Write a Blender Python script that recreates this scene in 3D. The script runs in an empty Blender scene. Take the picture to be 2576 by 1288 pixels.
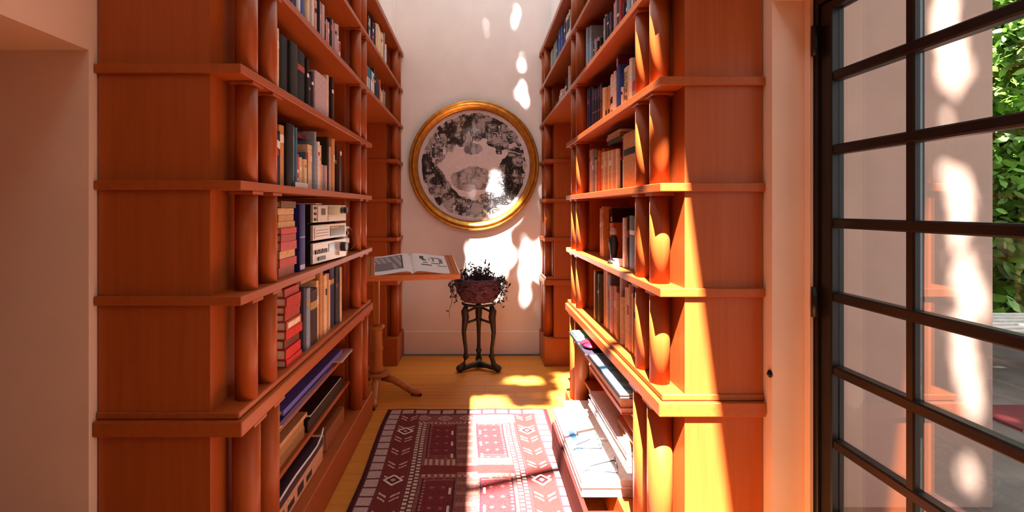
import bpy, bmesh, math, random
import numpy as np
from mathutils import Vector, Matrix

# ------------------------------------------------------------------ camera, world, sun, exposure
SC = bpy.context.scene
COL = SC.collection
FPX, VX, VY, EYE = 1288.0, 1199.0, 523.0, 1.5      # focal length (px), vanishing point, eye height

cam_data = bpy.data.cameras.new('camera')
cam_data.sensor_width = 36.0
cam_data.lens = 36.0 * FPX / 2576.0
cam_data.shift_x = (1288.0 - VX) / 2576.0
cam_data.shift_y = -(644.0 - VY) / 2576.0
cam_data.clip_start = 0.05
cam = bpy.data.objects.new('camera', cam_data)
cam.location = (0, 0, EYE)
cam.rotation_euler = (math.pi / 2, 0, 0)
COL.objects.link(cam)
SC.camera = cam

world = bpy.data.worlds.new('daylight')
SC.world = world
world.use_nodes = True
bg = world.node_tree.nodes['Background']
bg.inputs['Color'].default_value = (0.86, 0.93, 1.0, 1)
bg.inputs['Strength'].default_value = 1.9

SUN_X, SUN_Y = 0.13, 0.68                         # sideways and forward drift of the sunlight per metre of fall
SUN_D = Vector((SUN_X, SUN_Y, -1.0)).normalized()
sun_data = bpy.data.lights.new('sun_offscreen', 'SUN')      # open sky above the roof light
sun_data.energy = 38.0
sun_data.angle = 0.0093
sun_data.color = (1.0, 0.95, 0.90)
sun = bpy.data.objects.new('sun_offscreen', sun_data)
sun.rotation_euler = SUN_D.to_track_quat('-Z', 'Y').to_euler()
sun.location = (0, -4, 12)
COL.objects.link(sun)

SC.view_settings.view_transform = 'Standard'
SC.view_settings.look = 'None'
SC.view_settings.gamma = 1.0
SC.view_settings.use_curve_mapping = False
SC.view_settings.exposure = 1.05
SC.cycles.max_bounces = 10
SC.cycles.diffuse_bounces = 6
SC.cycles.glossy_bounces = 4
SC.cycles.transparent_max_bounces = 12
SC.cycles.caustics_reflective = False
SC.cycles.caustics_refractive = False
SC.cycles.sample_clamp_indirect = 6.0

rnd = random.Random(7)


def px(x, y, Y):
    """point on the sight line of photo pixel (x, y) at depth Y"""
    return Vector(((x - VX) * Y / FPX, Y, EYE - (y - VY) * Y / FPX))


# ------------------------------------------------------------------ materials
def lin(h):
    if isinstance(h, str):
        h = h.lstrip('#')
        c = [int(h[i:i + 2], 16) / 255 for i in (0, 2, 4)]
    else:
        c = [v / 255 for v in h]
    return tuple((v / 12.92 if v <= 0.04045 else ((v + 0.055) / 1.055) ** 2.4) for v in c) + (1,)


MATS = {}


def new_mat(name):
    m = bpy.data.materials.new(name)
    m.use_nodes = True
    nt = m.node_tree
    b = nt.nodes['Principled BSDF']
    MATS[name] = m
    return m, nt, b


def wood_mat(name, c1, c2, stretch, rough=0.42, bump=0.04, spec=0.28):
    """fine grained wood; stretch = texture scale along x, y, z (small = long grain)"""
    m, nt, b = new_mat(name)
    tc = nt.nodes.new('ShaderNodeTexCoord')
    mp = nt.nodes.new('ShaderNodeMapping')
    mp.inputs['Scale'].default_value = stretch
    n1 = nt.nodes.new('ShaderNodeTexNoise')
    n1.inputs['Scale'].default_value = 1.0
    n1.inputs['Detail'].default_value = 6
    n1.inputs['Distortion'].default_value = 0.6
    rp = nt.nodes.new('ShaderNodeValToRGB')
    rp.color_ramp.elements[0].position = 0.3
    rp.color_ramp.elements[0].color = c1
    rp.color_ramp.elements[1].position = 0.7
    rp.color_ramp.elements[1].color = c2
    bp = nt.nodes.new('ShaderNodeBump')
    bp.inputs['Strength'].default_value = bump
    bp.inputs['Distance'].default_value = 0.004
    nt.links.new(tc.outputs['Object'], mp.inputs['Vector'])
    nt.links.new(mp.outputs['Vector'], n1.inputs['Vector'])
    nt.links.new(n1.outputs['Fac'], rp.inputs['Fac'])
    nt.links.new(rp.outputs['Color'], b.inputs['Base Color'])
    nt.links.new(n1.outputs['Fac'], bp.inputs['Height'])
    nt.links.new(bp.outputs['Normal'], b.inputs['Normal'])
    b.inputs['Roughness'].default_value = rough
    b.inputs['Specular IOR Level'].default_value = spec
    return m


def plain_mat(name, col, rough=0.6, metal=0.0, noise=0.08, scale=30.0, bump=0.0, spec=0.5):
    """near-plain surface with a slight procedural mottling"""
    m, nt, b = new_mat(name)
    tc = nt.nodes.new('ShaderNodeTexCoord')
    n1 = nt.nodes.new('ShaderNodeTexNoise')
    n1.inputs['Scale'].default_value = scale
    n1.inputs['Detail'].default_value = 4
    rp = nt.nodes.new('ShaderNodeValToRGB')
    lo = tuple(max(0, v * (1 - noise)) for v in col[:3]) + (1,)
    hi = tuple(min(1, v * (1 + noise)) for v in col[:3]) + (1,)
    rp.color_ramp.elements[0].position = 0.35
    rp.color_ramp.elements[1].position = 0.65
    rp.color_ramp.elements[0].color = lo
    rp.color_ramp.elements[1].color = hi
    nt.links.new(tc.outputs['Object'], n1.inputs['Vector'])
    nt.links.new(n1.outputs['Fac'], rp.inputs['Fac'])
    nt.links.new(rp.outputs['Color'], b.inputs['Base Color'])
    if bump:
        bp = nt.nodes.new('ShaderNodeBump')
        bp.inputs['Strength'].default_value = bump
        bp.inputs['Distance'].default_value = 0.005
        nt.links.new(n1.outputs['Fac'], bp.inputs['Height'])
        nt.links.new(bp.outputs['Normal'], b.inputs['Normal'])
    b.inputs['Roughness'].default_value = rough
    b.inputs['Metallic'].default_value = metal
    b.inputs['Specular IOR Level'].default_value = spec
    return m


def attr_mat(name, rough, bump=0.0, spec=0.3):
    """print or weave whose colours are stored per face corner"""
    m, nt, b = new_mat(name)
    a = nt.nodes.new('ShaderNodeAttribute')
    a.attribute_name = 'print'
    nt.links.new(a.outputs['Color'], b.inputs['Base Color'])
    b.inputs['Roughness'].default_value = rough
    b.inputs['Specular IOR Level'].default_value = spec
    if bump:
        tc = nt.nodes.new('ShaderNodeTexCoord')
        n1 = nt.nodes.new('ShaderNodeTexNoise')
        n1.inputs['Scale'].default_value = 220
        bp = nt.nodes.new('ShaderNodeBump')
        bp.inputs['Strength'].default_value = bump
        bp.inputs['Distance'].default_value = 0.004
        nt.links.new(tc.outputs['Object'], n1.inputs['Vector'])
        nt.links.new(n1.outputs['Fac'], bp.inputs['Height'])
        nt.links.new(bp.outputs['Normal'], b.inputs['Normal'])
    return m


def glass_mat(name, tint, ior=1.5, boost=1.0):
    m, nt, b = new_mat(name)
    nt.nodes.remove(b)
    out = nt.nodes['Material Output']
    tr = nt.nodes.new('ShaderNodeBsdfTransparent')
    tr.inputs['Color'].default_value = tint
    gl = nt.nodes.new('ShaderNodeBsdfGlossy')
    gl.inputs['Roughness'].default_value = 0.0
    fr = nt.nodes.new('ShaderNodeFresnel')
    geo = nt.nodes.new('ShaderNodeNewGeometry')      # same reflectance on both faces of the thin pane
    mi = nt.nodes.new('ShaderNodeMapRange')
    mi.inputs['To Min'].default_value = ior
    mi.inputs['To Max'].default_value = 1.0 / ior
    nt.links.new(geo.outputs['Backfacing'], mi.inputs['Value'])
    nt.links.new(mi.outputs['Result'], fr.inputs['IOR'])
    ml = nt.nodes.new('ShaderNodeMath')
    ml.operation = 'MULTIPLY'
    ml.use_clamp = True
    ml.inputs[1].default_value = boost
    mx = nt.nodes.new('ShaderNodeMixShader')
    nt.links.new(fr.outputs['Fac'], ml.inputs[0])
    nt.links.new(ml.outputs['Value'], mx.inputs['Fac'])
    nt.links.new(tr.outputs['BSDF'], mx.inputs[1])
    nt.links.new(gl.outputs['BSDF'], mx.inputs[2])
    nt.links.new(mx.outputs['Shader'], out.inputs['Surface'])
    return m


W1, W2 = (0.305, 0.064, 0.011, 1), (0.355, 0.080, 0.015, 1)
M_WOODV = wood_mat('fir_upright', W1, W2, (60, 60, 2.2))
M_WOODY = wood_mat('fir_shelf', W1, W2, (60, 2.2, 60))
M_FLOOR = wood_mat('floor_boards', (0.44, 0.165, 0.022, 1), (0.56, 0.215, 0.036, 1), (1.6, 34, 34), rough=0.45, spec=0.15)
M_WALL = plain_mat('plaster_white', (0.84, 0.77, 0.73, 1), 0.9, noise=0.025, scale=5, bump=0.02, spec=0.1)
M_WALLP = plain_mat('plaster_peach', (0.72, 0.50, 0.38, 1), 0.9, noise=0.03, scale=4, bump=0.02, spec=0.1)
M_CEIL = plain_mat('plaster_ceiling', (0.84, 0.77, 0.73, 1), 0.9, noise=0.02, scale=4)
M_STEEL = plain_mat('black_steel', (0.009, 0.006, 0.005, 1), 0.4, noise=0.2, scale=12, spec=0.25)
M_GLASS = glass_mat('pane_glass', (0.86, 0.86, 0.84, 1), 1.5, 1.6)
M_BRONZE = plain_mat('dark_bronze', (0.014, 0.009, 0.009, 1), 0.6, metal=0.0, noise=0.4, scale=25, bump=0.2)
M_VINE = plain_mat('dried_vine', (0.105, 0.036, 0.055, 1), 0.8, noise=0.5, scale=40, bump=0.3)
M_VINE2 = plain_mat('dark_stems', (0.025, 0.014, 0.018, 1), 0.8, noise=0.4, scale=40)
M_GOLD = plain_mat('gilt_wood', (0.62, 0.29, 0.045, 1), 0.28, metal=0.75, noise=0.2, scale=18)
M_PAPER = plain_mat('white_paper', (0.74, 0.69, 0.66, 1), 0.75, noise=0.03, scale=40)
M_PAGES = plain_mat('book_pages', (0.70, 0.55, 0.38, 1), 0.85, noise=0.12, scale=300)
M_DKRED = wood_mat('dark_red_board', (0.05, 0.010, 0.008, 1), (0.09, 0.018, 0.013, 1), (50, 3, 50), rough=0.9, spec=0.05)
M_OAK = wood_mat('lectern_oak', (0.30, 0.10, 0.022, 1), (0.42, 0.15, 0.035, 1), (40, 40, 2.5), rough=0.45)
M_OAKX = wood_mat('lectern_board', (0.40, 0.12, 0.028, 1), (0.52, 0.17, 0.04, 1), (3, 40, 40), rough=0.4)

# ------------------------------------------------------------------ mesh helpers


def link(name, me, mat=None, parent=None):
    o = bpy.data.objects.new(name, me)
    COL.objects.link(o)
    if mat is not None and me is not None and not me.materials:
        me.materials.append(mat)
    if parent is not None:
        o.parent = parent
    return o


def tag(o, label=None, cat=None, group=None, kind=None):
    if label: o['label'] = label
    if cat: o['category'] = cat
    if group: o['group'] = group
    if kind: o['kind'] = kind
    return o


def thing(name, label, cat, loc=(0, 0, 0), group=None, rz=0.0):
    o = bpy.data.objects.new(name, None)
    COL.objects.link(o)
    o.empty_display_size = 0.05
    o.location = loc
    o.rotation_euler = (0, 0, rz)
    return tag(o, label, cat, group)


def bm_mesh(bm, name, smooth=False):
    me = bpy.data.meshes.new(name)
    bmesh.ops.recalc_face_normals(bm, faces=bm.faces)
    bm.to_mesh(me)
    bm.free()
    if smooth:
        me.polygons.foreach_set('use_smooth', [True] * len(me.polygons))
    return me


def add_box(bm, x0, x1, y0, y1, z0, z1, bevel=0.0):
    x0, x1 = min(x0, x1), max(x0, x1)
    y0, y1 = min(y0, y1), max(y0, y1)
    vs = [bm.verts.new(p) for p in ((x0, y0, z0), (x1, y0, z0), (x1, y1, z0), (x0, y1, z0),
                                    (x0, y0, z1), (x1, y0, z1), (x1, y1, z1), (x0, y1, z1))]
    fs = [bm.faces.new([vs[i] for i in f]) for f in ((0, 3, 2, 1), (4, 5, 6, 7), (0, 1, 5, 4), (1, 2, 6, 5), (2, 3, 7, 6), (3, 0, 4, 7))]
    if bevel:
        es = list({e for f in fs for e in f.edges})
        bmesh.ops.bevel(bm, geom=es, offset=bevel, segments=1, affect='EDGES', profile=0.5)


def box(name, mat, parent, x0, x1, y0, y1, z0, z1, bevel=0.0, kind=None):
    bm = bmesh.new()
    add_box(bm, x0, x1, y0, y1, z0, z1, bevel)
    o = link(name, bm_mesh(bm, name), mat, parent)
    if kind: o['kind'] = kind
    return o


def add_tube(bm, pts, radii, seg=8, cap=True):
    pts = [Vector(p) for p in pts]
    if not hasattr(radii, '__len__'):
        radii = [radii] * len(pts)
    rings = []
    up = Vector((0, 0, 1))
    for i, p in enumerate(pts):
        a = pts[max(i - 1, 0)]
        b = pts[min(i + 1, len(pts) - 1)]
        t = (b - a).normalized()
        ref = up if abs(t.z) < 0.95 else Vector((1, 0, 0))
        u = t.cross(ref).normalized()
        v = u.cross(t)
        rings.append([bm.verts.new(p + radii[i] * (math.cos(2 * math.pi * k / seg) * u + math.sin(2 * math.pi * k / seg) * v)) for k in range(seg)])
    for r0, r1 in zip(rings, rings[1:]):
        for k in range(seg):
            bm.faces.new((r0[k], r0[(k + 1) % seg], r1[(k + 1) % seg], r1[k]))
    if cap:
        bm.faces.new(rings[0][::-1])
        bm.faces.new(rings[-1])


def tube(name, mat, parent, pts, radii, seg=8):
    bm = bmesh.new()
    add_tube(bm, pts, radii, seg)
    return link(name, bm_mesh(bm, name, True), mat, parent)


def add_lathe(bm, prof, seg=24, center=(0, 0), axis='Z', close=False):
    """prof: (radius, height) pairs"""
    rings = []
    for r, h in prof:
        ring = []
        for k in range(seg):
            a = 2 * math.pi * k / seg
            if axis == 'Z':
                ring.append(bm.verts.new((center[0] + r * math.cos(a), center[1] + r * math.sin(a), h)))
            else:  # axis Y: center = (x, z)
                ring.append(bm.verts.new((center[0] + r * math.cos(a), h, center[1] + r * math.sin(a))))
        rings.append(ring)
    n = len(rings)
    for i in range(n if close else n - 1):
        r0, r1 = rings[i], rings[(i + 1) % n]
        for k in range(seg):
            bm.faces.new((r0[k], r0[(k + 1) % seg], r1[(k + 1) % seg], r1[k]))
    if not close:
        bm.faces.new(rings[0][::-1])
        bm.faces.new(rings[-1])


def lathe(name, mat, parent, prof, seg=24, center=(0, 0), axis='Z', close=False, smooth=True):
    bm = bmesh.new()
    add_lathe(bm, prof, seg, center, axis, close)
    return link(name, bm_mesh(bm, name, smooth), mat, parent)


# ------------------------------------------------------------------ the setting
YW = 5.26                       # end wall
XL, XR = -1.223, 1.013          # outer edges of the two bookcases
XWL, XWR = XL - 0.006, XR + 0.006
ZC = 4.5                        # ceiling


def struct(name, mat, *b, bevel=0.0):
    return box(name, mat, None, *b, bevel=bevel, kind='structure')


# floor: single boards laid across the aisle
floor = box('floor', plain_mat('subfloor', (0.12, 0.05, 0.015, 1)), None, -3.6, 1.25, -2.8, YW + 0.1, -0.06, -0.012, kind='structure')
bw = 0.145
nb = int((YW + 2.8) / bw)
fr_rnd = random.Random(3)
for i in range(nb):
    y0 = -2.78 + i * bw
    if y0 < 1.0:
        continue
    cut = fr_rnd.uniform(-0.9, 0.8)
    for xa, xb in ((-1.22, cut), (cut, 1.01)):
        box('floor_board', M_FLOOR, floor, xa + 0.0006, xb - 0.0006, y0 + 0.0006, y0 + bw - 0.0006, -0.012, fr_rnd.uniform(-0.0008, 0.0), bevel=0.0008)
box('floor_boards_behind', M_FLOOR, floor, -3.5, 1.24, -2.78, -2.78 + bw * math.ceil((1.0 + 2.78) / bw), -0.012, 0.0)
box('floor_boards_side', M_FLOOR, floor, -1.8, -1.2205, 1.02, 1.63, -0.012, 0.0)

end_wall = struct('wall_end', M_WALL, -1.75, 1.3, YW, YW + 0.15, 0, ZC)
struct('baseboard_end', M_WALL, -0.745, 0.65, YW - 0.016, YW - 0.0005, 0.0, 0.236, bevel=0.004)

# wall on the lectern side: behind the bookcase, then a deep opening, then on past the camera
HL, YJL = 2.0, 1.622
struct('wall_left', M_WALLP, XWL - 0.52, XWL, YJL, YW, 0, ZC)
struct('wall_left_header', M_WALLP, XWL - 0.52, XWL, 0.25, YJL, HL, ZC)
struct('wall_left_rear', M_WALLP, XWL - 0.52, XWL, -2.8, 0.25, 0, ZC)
struct('wall_left_upper', M_WALL, XWL + 0.0005, -0.833, 1.70, YW - 0.001, 3.10, ZC)
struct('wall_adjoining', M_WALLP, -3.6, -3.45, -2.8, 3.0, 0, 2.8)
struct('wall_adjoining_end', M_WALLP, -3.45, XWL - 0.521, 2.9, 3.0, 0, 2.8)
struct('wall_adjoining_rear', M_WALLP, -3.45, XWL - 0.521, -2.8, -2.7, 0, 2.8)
struct('ceiling_adjoining', M_CEIL, -3.6, XWL - 0.521, -2.8, 3.0, 2.8, 2.9)

# wall on the glass door side
HR, YJR = 2.215, 1.766
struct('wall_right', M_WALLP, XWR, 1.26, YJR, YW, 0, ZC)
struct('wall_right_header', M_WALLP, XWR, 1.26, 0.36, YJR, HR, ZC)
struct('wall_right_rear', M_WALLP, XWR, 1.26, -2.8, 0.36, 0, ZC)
struct('wall_right_upper', M_WALL, 0.762, XWR - 0.0005, 1.86, YW - 0.001, 3.10, ZC)
# plain wall behind the camera: the photograph shows no window there
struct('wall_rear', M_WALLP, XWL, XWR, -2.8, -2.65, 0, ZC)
# ceiling with a long roof light over the aisle
SKX0, SKX1, SKY0, SKY1 = -0.635, 0.362, -2.30, 5.20
struct('ceiling', M_CEIL, -1.75, SKX0, -2.8, YW + 0.15, ZC, ZC + 0.12)
struct('ceiling_beside_glazing', M_CEIL, SKX1, 1.26, -2.8, YW + 0.15, ZC, ZC + 0.12)
struct('ceiling_rear', M_CEIL, SKX0, SKX1, -2.8, SKY0, ZC, ZC + 0.12)
struct('ceiling_end', M_CEIL, SKX0, SKX1, SKY1, YW + 0.15, ZC, ZC + 0.12)

# ------------------------------------------------------------------ the two bookcases
SHELF = {'counter': 0.84, 's1': 1.216, 's2': 1.588, 's3': 1.963, 's4': 2.34, 's5': 2.71}
ZTOP = 3.08
YF, YP = 3.70, 4.85             # far end of the long bay, front of the pier by the end wall


def bookcase(sg, nose, col, panel, outer, near, label):
    root = thing('bookcase', label, 'bookcase', (sg * nose, near, 0))
    inv = Matrix.Translation((-sg * nose, -near, 0))

    def P(name, mat, *b, bevel=0.0):
        o = box(name, mat, root, *b, bevel=bevel)
        o.matrix_parent_inverse = inv
        return o
    X = lambda a: sg * a
    out2 = outer + 0.003
    # end blocks (solid panels that the columns stand in front of)
    P('end_panel', M_WOODV, X(panel), X(outer), near + 0.016, near + 0.36, 0.0, ZTOP - 0.005)
    P('end_panel', M_WOODV, X(panel), X(outer), YF - 0.36, YF - 0.016, 0.0, ZTOP - 0.005)
    P('end_panel', M_WOODV, X(panel), X(outer), YP + 0.016, YW - 0.002, 0.0, ZTOP - 0.005)
    P('back_panel', M_WOODV, X(outer - 0.02), X(outer), near + 0.36, YF - 0.36, 0.0, ZTOP - 0.005)
    P('back_panel', M_WOODV, X(outer - 0.02), X(outer), YF - 0.016, YP + 0.016, 2.312, ZTOP - 0.005)
    # plinths
    P('plinth', M_WOODY, X(nose - 0.004), X(out2), near - 0.004, YF, 0.0, 0.18, bevel=0.003)
    P('plinth', M_WOODY, X(nose - 0.004), X(out2), YP, YW - 0.002, 0.0, 0.26, bevel=0.003)
    # counter: a thin top board over a deeper fascia
    for y0, y1 in ((near, YF), (YP, YW - 0.001)):
        P('counter_top', M_WOODY, X(nose + 0.010), X(out2), y0 + 0.010, y1 - 0.002, 0.818, 0.84, bevel=0.003)
        P('counter_fascia', M_WOODY, X(nose - 0.006), X(out2), y0 - 0.006, y1, 0.766, 0.816, bevel=0.003)
    # shelves
    for k, z in SHELF.items():
        if k == 'counter':
            continue
        spans = ((near, YW - 0.001),) if z > 2.2 else ((near, YF), (YP, YW - 0.001))
        for y0, y1 in spans:
            P('shelf', M_WOODY, X(nose), X(out2), y0, y1, z - 0.03, z, bevel=0.002)
    P('cornice', M_WOODY, X(nose - 0.004), X(out2), near - 0.004, YW - 0.001, ZTOP - 0.035, ZTOP + 0.01, bevel=0.003)
    # lower shelves under the counter
    for z in (0.375, 0.575):
        P('lower_shelf', M_WOODY, X(panel - 0.035), X(outer - 0.02), near + 0.36, YF - 0.36, z - 0.02, z, bevel=0.002)
    # columns, tier by tier
    tiers = [(0.84, 'counter'), (1.216, 's1'), (1.588, 's2'), (1.963, 's3'), (2.34, 's4'), (2.71, 's5')]
    tops = [1.186, 1.558, 1.933, 2.31, 2.68, ZTOP - 0.035]
    ys_a = (near + 0.142, near + 0.315, YF - 0.315, YF - 0.142)
    r = 0.0372
    cache = {}

    def column(x, y, z0, z1, rad, square=False):
        key = (round(z1 - z0, 4), rad)
        if key not in cache:
            bm = bmesh.new()
            add_lathe(bm, [(rad, 0), (rad, z1 - z0 - 0.012)], 28)
            me = bm_mesh(bm, 'column', False)
            for p in me.polygons:
                p.use_smooth = abs(p.normal.z) < 0.5
            bm = bmesh.new()
            add_box(bm, -rad - 0.004, rad + 0.004, -rad - 0.006, rad + 0.006, z1 - z0 - 0.012, z1 - z0 - 0.0005, 0.001)
            cache[key] = (me, bm_mesh(bm, 'capital_plate'))
        me, cap = cache[key]
        o = link('column', me, M_WOODV, root)
        o.location = (x - sg * nose, y - near, z0)
        c = link('capital_plate', cap, M_WOODY, o)
        return o
    for (z0, k), z1 in zip(tiers, tops):
        for y in ys_a:
            column(X(col), y, z0, z1, r)
        column(X(col), YP + 0.13, z0, z1, r)
        column(X(col), YP + 0.31, z0, z1, r)
    for y in ys_a:
        column(X(col), y, 0.18, 0.766, 0.046)
    for y in (YP + 0.13, YP + 0.31):
        column(X(col), y, 0.26, 0.766, 0.046)
    return root


LN, LC, LP_, LNEAR = 0.755, 0.801, 0.862, 1.64
RN, RC, RP_, RNEAR = 0.646, 0.694, 0.738, 1.80
bookcase(-1, LN, LC, LP_, -XL, LNEAR, 'tall built-in orange wood bookcase with columns, beside the lectern')
bookcase(1, RN, RC, RP_, XR, RNEAR, 'tall built-in orange wood bookcase with sunlit columns, beside the glass door')

# ------------------------------------------------------------------ steel glazed door
XD = 1.178
door = thing('door_1', 'black steel framed glass door with small square panes', 'door', (XD, YJR, 0))
door['kind'] = 'structure'
dinv = Matrix.Translation((-XD, -YJR, 0))


def D(name, mat, *b, bevel=0.0):
    o = box(name, mat, door, *b, bevel=bevel)
    o.matrix_parent_inverse = dinv
    return o


DY0, DY1 = 0.40, YJR - 0.004
D('door_frame', M_STEEL, XD - 0.034, XD + 0.03, DY1 - 0.042, DY1, 0.0, HR - 0.003, bevel=0.003)
D('door_frame', M_STEEL, XD - 0.034, XD + 0.03, DY0 - 0.036, DY0 + 0.006, 0.0, HR - 0.003, bevel=0.003)
D('door_frame', M_STEEL, XD - 0.034, XD + 0.03, DY0 + 0.006, DY1 - 0.042, HR - 0.034, HR - 0.003, bevel=0.003)
D('stile', M_STEEL, XD - 0.025, XD + 0.02, 1.665, DY1 - 0.045, 0.012, 2.178, bevel=0.004)
D('stile', M_STEEL, XD - 0.025, XD + 0.02, DY0 + 0.009, 0.480, 0.012, 2.178, bevel=0.004)
ycols = [1.665, 1.393, 1.353, 1.081, 1.041, 0.769, 0.729, 0.480]
zbars = [2.169 - 0.2395 * i for i in range(9)]
D('top_rail', M_STEEL, XD - 0.025, XD + 0.02, 0.480, 1.665, 2.150, 2.178, bevel=0.003)
D('bottom_rail', M_STEEL, XD - 0.025, XD + 0.02, 0.480, 1.665, 0.012, zbars[8] + 0.018, bevel=0.003)
for a, b in ((1.353, 1.393), (1.041, 1.081), (0.729, 0.769)):
    D('muntin', M_STEEL, XD - 0.018, XD + 0.015, a + 0.006, b - 0.006, zbars[8] + 0.018, 2.150, bevel=0.004)
for z in zbars[1:8]:
    D('muntin', M_STEEL, XD - 0.021, XD + 0.016, 0.480, 1.665, z - 0.016, z + 0.016, bevel=0.005)
for c in range(4):
    ya, yb = ycols[2 * c + 1], ycols[2 * c]
    for i in range(8):
        z1 = zbars[i] - (0.019 if i == 0 else 0.014)
        z0 = zbars[i + 1] + (0.018 if i == 7 else 0.014)
        D('pane', M_GLASS, XD - 0.003, XD + 0.003, ya - 0.003 if c < 3 else ya, yb + 0.003 if c else yb, z0, z1)
for z in (2.06, 1.185, 0.25):
    tube('hinge', M_STEEL, door, [(-0.045, -0.05, z - 0.05), (-0.045, -0.05, z + 0.05)], 0.011, 10)
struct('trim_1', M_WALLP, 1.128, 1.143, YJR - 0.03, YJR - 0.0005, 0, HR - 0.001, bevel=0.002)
lk = thing('wall_button', 'small dark round button on the peach wall beside the bookcase counter', 'button', (XWR, 1.775, 0.925))
bm = bmesh.new(); add_lathe(bm, [(0.013, 0), (0.013, 0.004)], 14)
o = link('backplate', bm_mesh(bm, 'backplate', True), M_STEEL, lk); o.rotation_euler = (0, -math.pi / 2, 0)
bm = bmesh.new(); add_lathe(bm, [(0.008, 0.004), (0.008, 0.008), (0.004, 0.011)], 14)
o = link('knob', bm_mesh(bm, 'knob', True), M_STEEL, lk); o.rotation_euler = (0, -math.pi / 2, 0)

# ------------------------------------------------------------------ books
BOOKMATS = {}


def cloth(hexcol):
    if hexcol not in BOOKMATS:
        BOOKMATS[hexcol] = plain_mat('cloth_' + hexcol, lin(hexcol), 0.55, noise=0.12, scale=60, spec=0.35)
    return BOOKMATS[hexcol]


def mesh_py(name, verts, faces):
    me = bpy.data.meshes.new(name)
    me.from_pydata(verts, [], faces)
    me.update()
    return me


def box_py(name, x0, x1, y0, y1, z0, z1):
    v = [(x0, y0, z0), (x1, y0, z0), (x1, y1, z0), (x0, y1, z0), (x0, y0, z1), (x1, y0, z1), (x1, y1, z1), (x0, y1, z1)]
    f = [(0, 3, 2, 1), (4, 5, 6, 7), (0, 1, 5, 4), (1, 2, 6, 5), (2, 3, 7, 6), (3, 0, 4, 7)]
    return mesh_py(name, v, f)


def book_parts(root, th, h, dep, color, band=None, page=None, lettering=False):
    """book standing on its tail: spine along +X at x=0, body towards -X, thickness along y (centred), z up"""
    c = min(0.0035, th * 0.22)
    bulge = min(0.006, th * 0.18)
    n = 6
    outer = [(-dep, -th / 2), (-bulge, -th / 2)]
    for i in range(1, n):
        a = -math.pi / 2 + math.pi * i / n
        outer.append((-bulge + bulge * math.cos(a), th / 2 * math.sin(a)))
    outer += [(-bulge, th / 2), (-dep, th / 2)]
    inner = [(-dep, -th / 2 + c), (-bulge - c, -th / 2 + c), (-bulge - c, th / 2 - c), (-dep, th / 2 - c)]
    prof = outer + inner[::-1]
    k = len(prof)
    v = [(x, y, 0) for x, y in prof] + [(x, y, h) for x, y in prof]
    f = [(i, (i + 1) % k, k + (i + 1) % k, k + i) for i in range(k)]
    f += [tuple(range(k))[::-1], tuple(range(k, 2 * k))]
    link('cover', mesh_py('cover', v, f), cloth(color), root)
    link('page_block', box_py('page_block', -dep + 0.004, -bulge - c - 0.0005, -th / 2 + c + 0.0003, th / 2 - c - 0.0003, 0.003, h - 0.004),
         page or M_PAGES, root)
    if band:
        for z0, z1, bc in band:
            bv = [(x * 1.0 + 0.0006, y * 0.96, z) for z in (z0 * h, z1 * h) for x, y in outer[1:-1]]
            m = len(outer) - 2
            bf = [(i, i + 1, m + i + 1, m + i) for i in range(m - 1)]
            link('spine_label', mesh_py('spine_label', bv, bf), cloth(bc), root)
    if lettering:
        vs, fs = [], []
        z = 0.06 * h
        lr = random.Random(5)
        while z < 0.9 * h:
            hh = lr.uniform(0.009, 0.014)
            for y0, y1, za, zb in ((-0.34, 0.34, 0, 0.003), (-0.34, 0.34, hh - 0.003, hh))[: 2 if lr.random() < .6 else 1] + \
                    (((-0.34, -0.2, 0, hh),) if lr.random() < .5 else ((0.2, 0.34, 0, hh),)):
                i = len(vs)
                vs += [(0.0012, y0 * th, z + za), (0.0012, y1 * th, z + za), (0.0012, y1 * th, z + zb), (0.0012, y0 * th, z + zb)]
                fs.append((i, i + 1, i + 2, i + 3))
            z += hh + 0.004
        link('spine_lettering', mesh_py('spine_lettering', vs, fs), cloth('1a1412'), root)


ORD = ['first', 'second', 'third', 'fourth', 'fifth', 'sixth', 'seventh', 'eighth', 'ninth', 'tenth', 'eleventh', 'twelfth', 'thirteenth',
       'fourteenth', 'fifteenth', 'sixteenth', 'seventeenth', 'eighteenth', 'nineteenth', 'twentieth', 'twenty-first', 'twenty-second',
       'twenty-third', 'twenty-fourth', 'twenty-fifth', 'twenty-sixth', 'twenty-seventh', 'twenty-eighth', 'twenty-ninth', 'thirtieth',
       'thirty-first', 'thirty-second', 'thirty-third', 'thirty-fourth', 'thirty-fifth', 'thirty-sixth', 'thirty-seventh', 'thirty-eighth']
CN = {  # colour code -> (hex, word)
    'k': ('0c090c', 'black'), 'n': ('171a4a', 'navy'), 'b': ('2f4f9c', 'blue'), 'lb': ('9db2c8', 'pale blue'), 't': ('3b6c84', 'teal'),
    'w': ('ddd5cf', 'white'), 'c': ('d9bd96', 'cream'), 'ta': ('c08a52', 'tan'), 'br': ('5a2a14', 'brown'), 'db': ('2c140c', 'dark brown'),
    'r': ('b31f1c', 'red'), 'rb': ('8c2f22', 'brick red'), 'p': ('3a2146', 'purple'), 'dp': ('24182c', 'dark purple'), 'm': ('6a1050', 'magenta'),
    'g': ('8d8c88', 'grey'), 'dg': ('3a3a40', 'dark grey'), 'ol': ('4a4424', 'olive'), 'pk': ('c39a94', 'pinkish'), 'o': ('c05a20', 'orange'),
    'gb': ('7f8fa6', 'grey blue'), 'mv': ('b9a0a4', 'mauve'), 'dgr': ('1e2016', 'dark green'),
}
MAXW = 0.052
PASS = 'over the passage'


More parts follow.
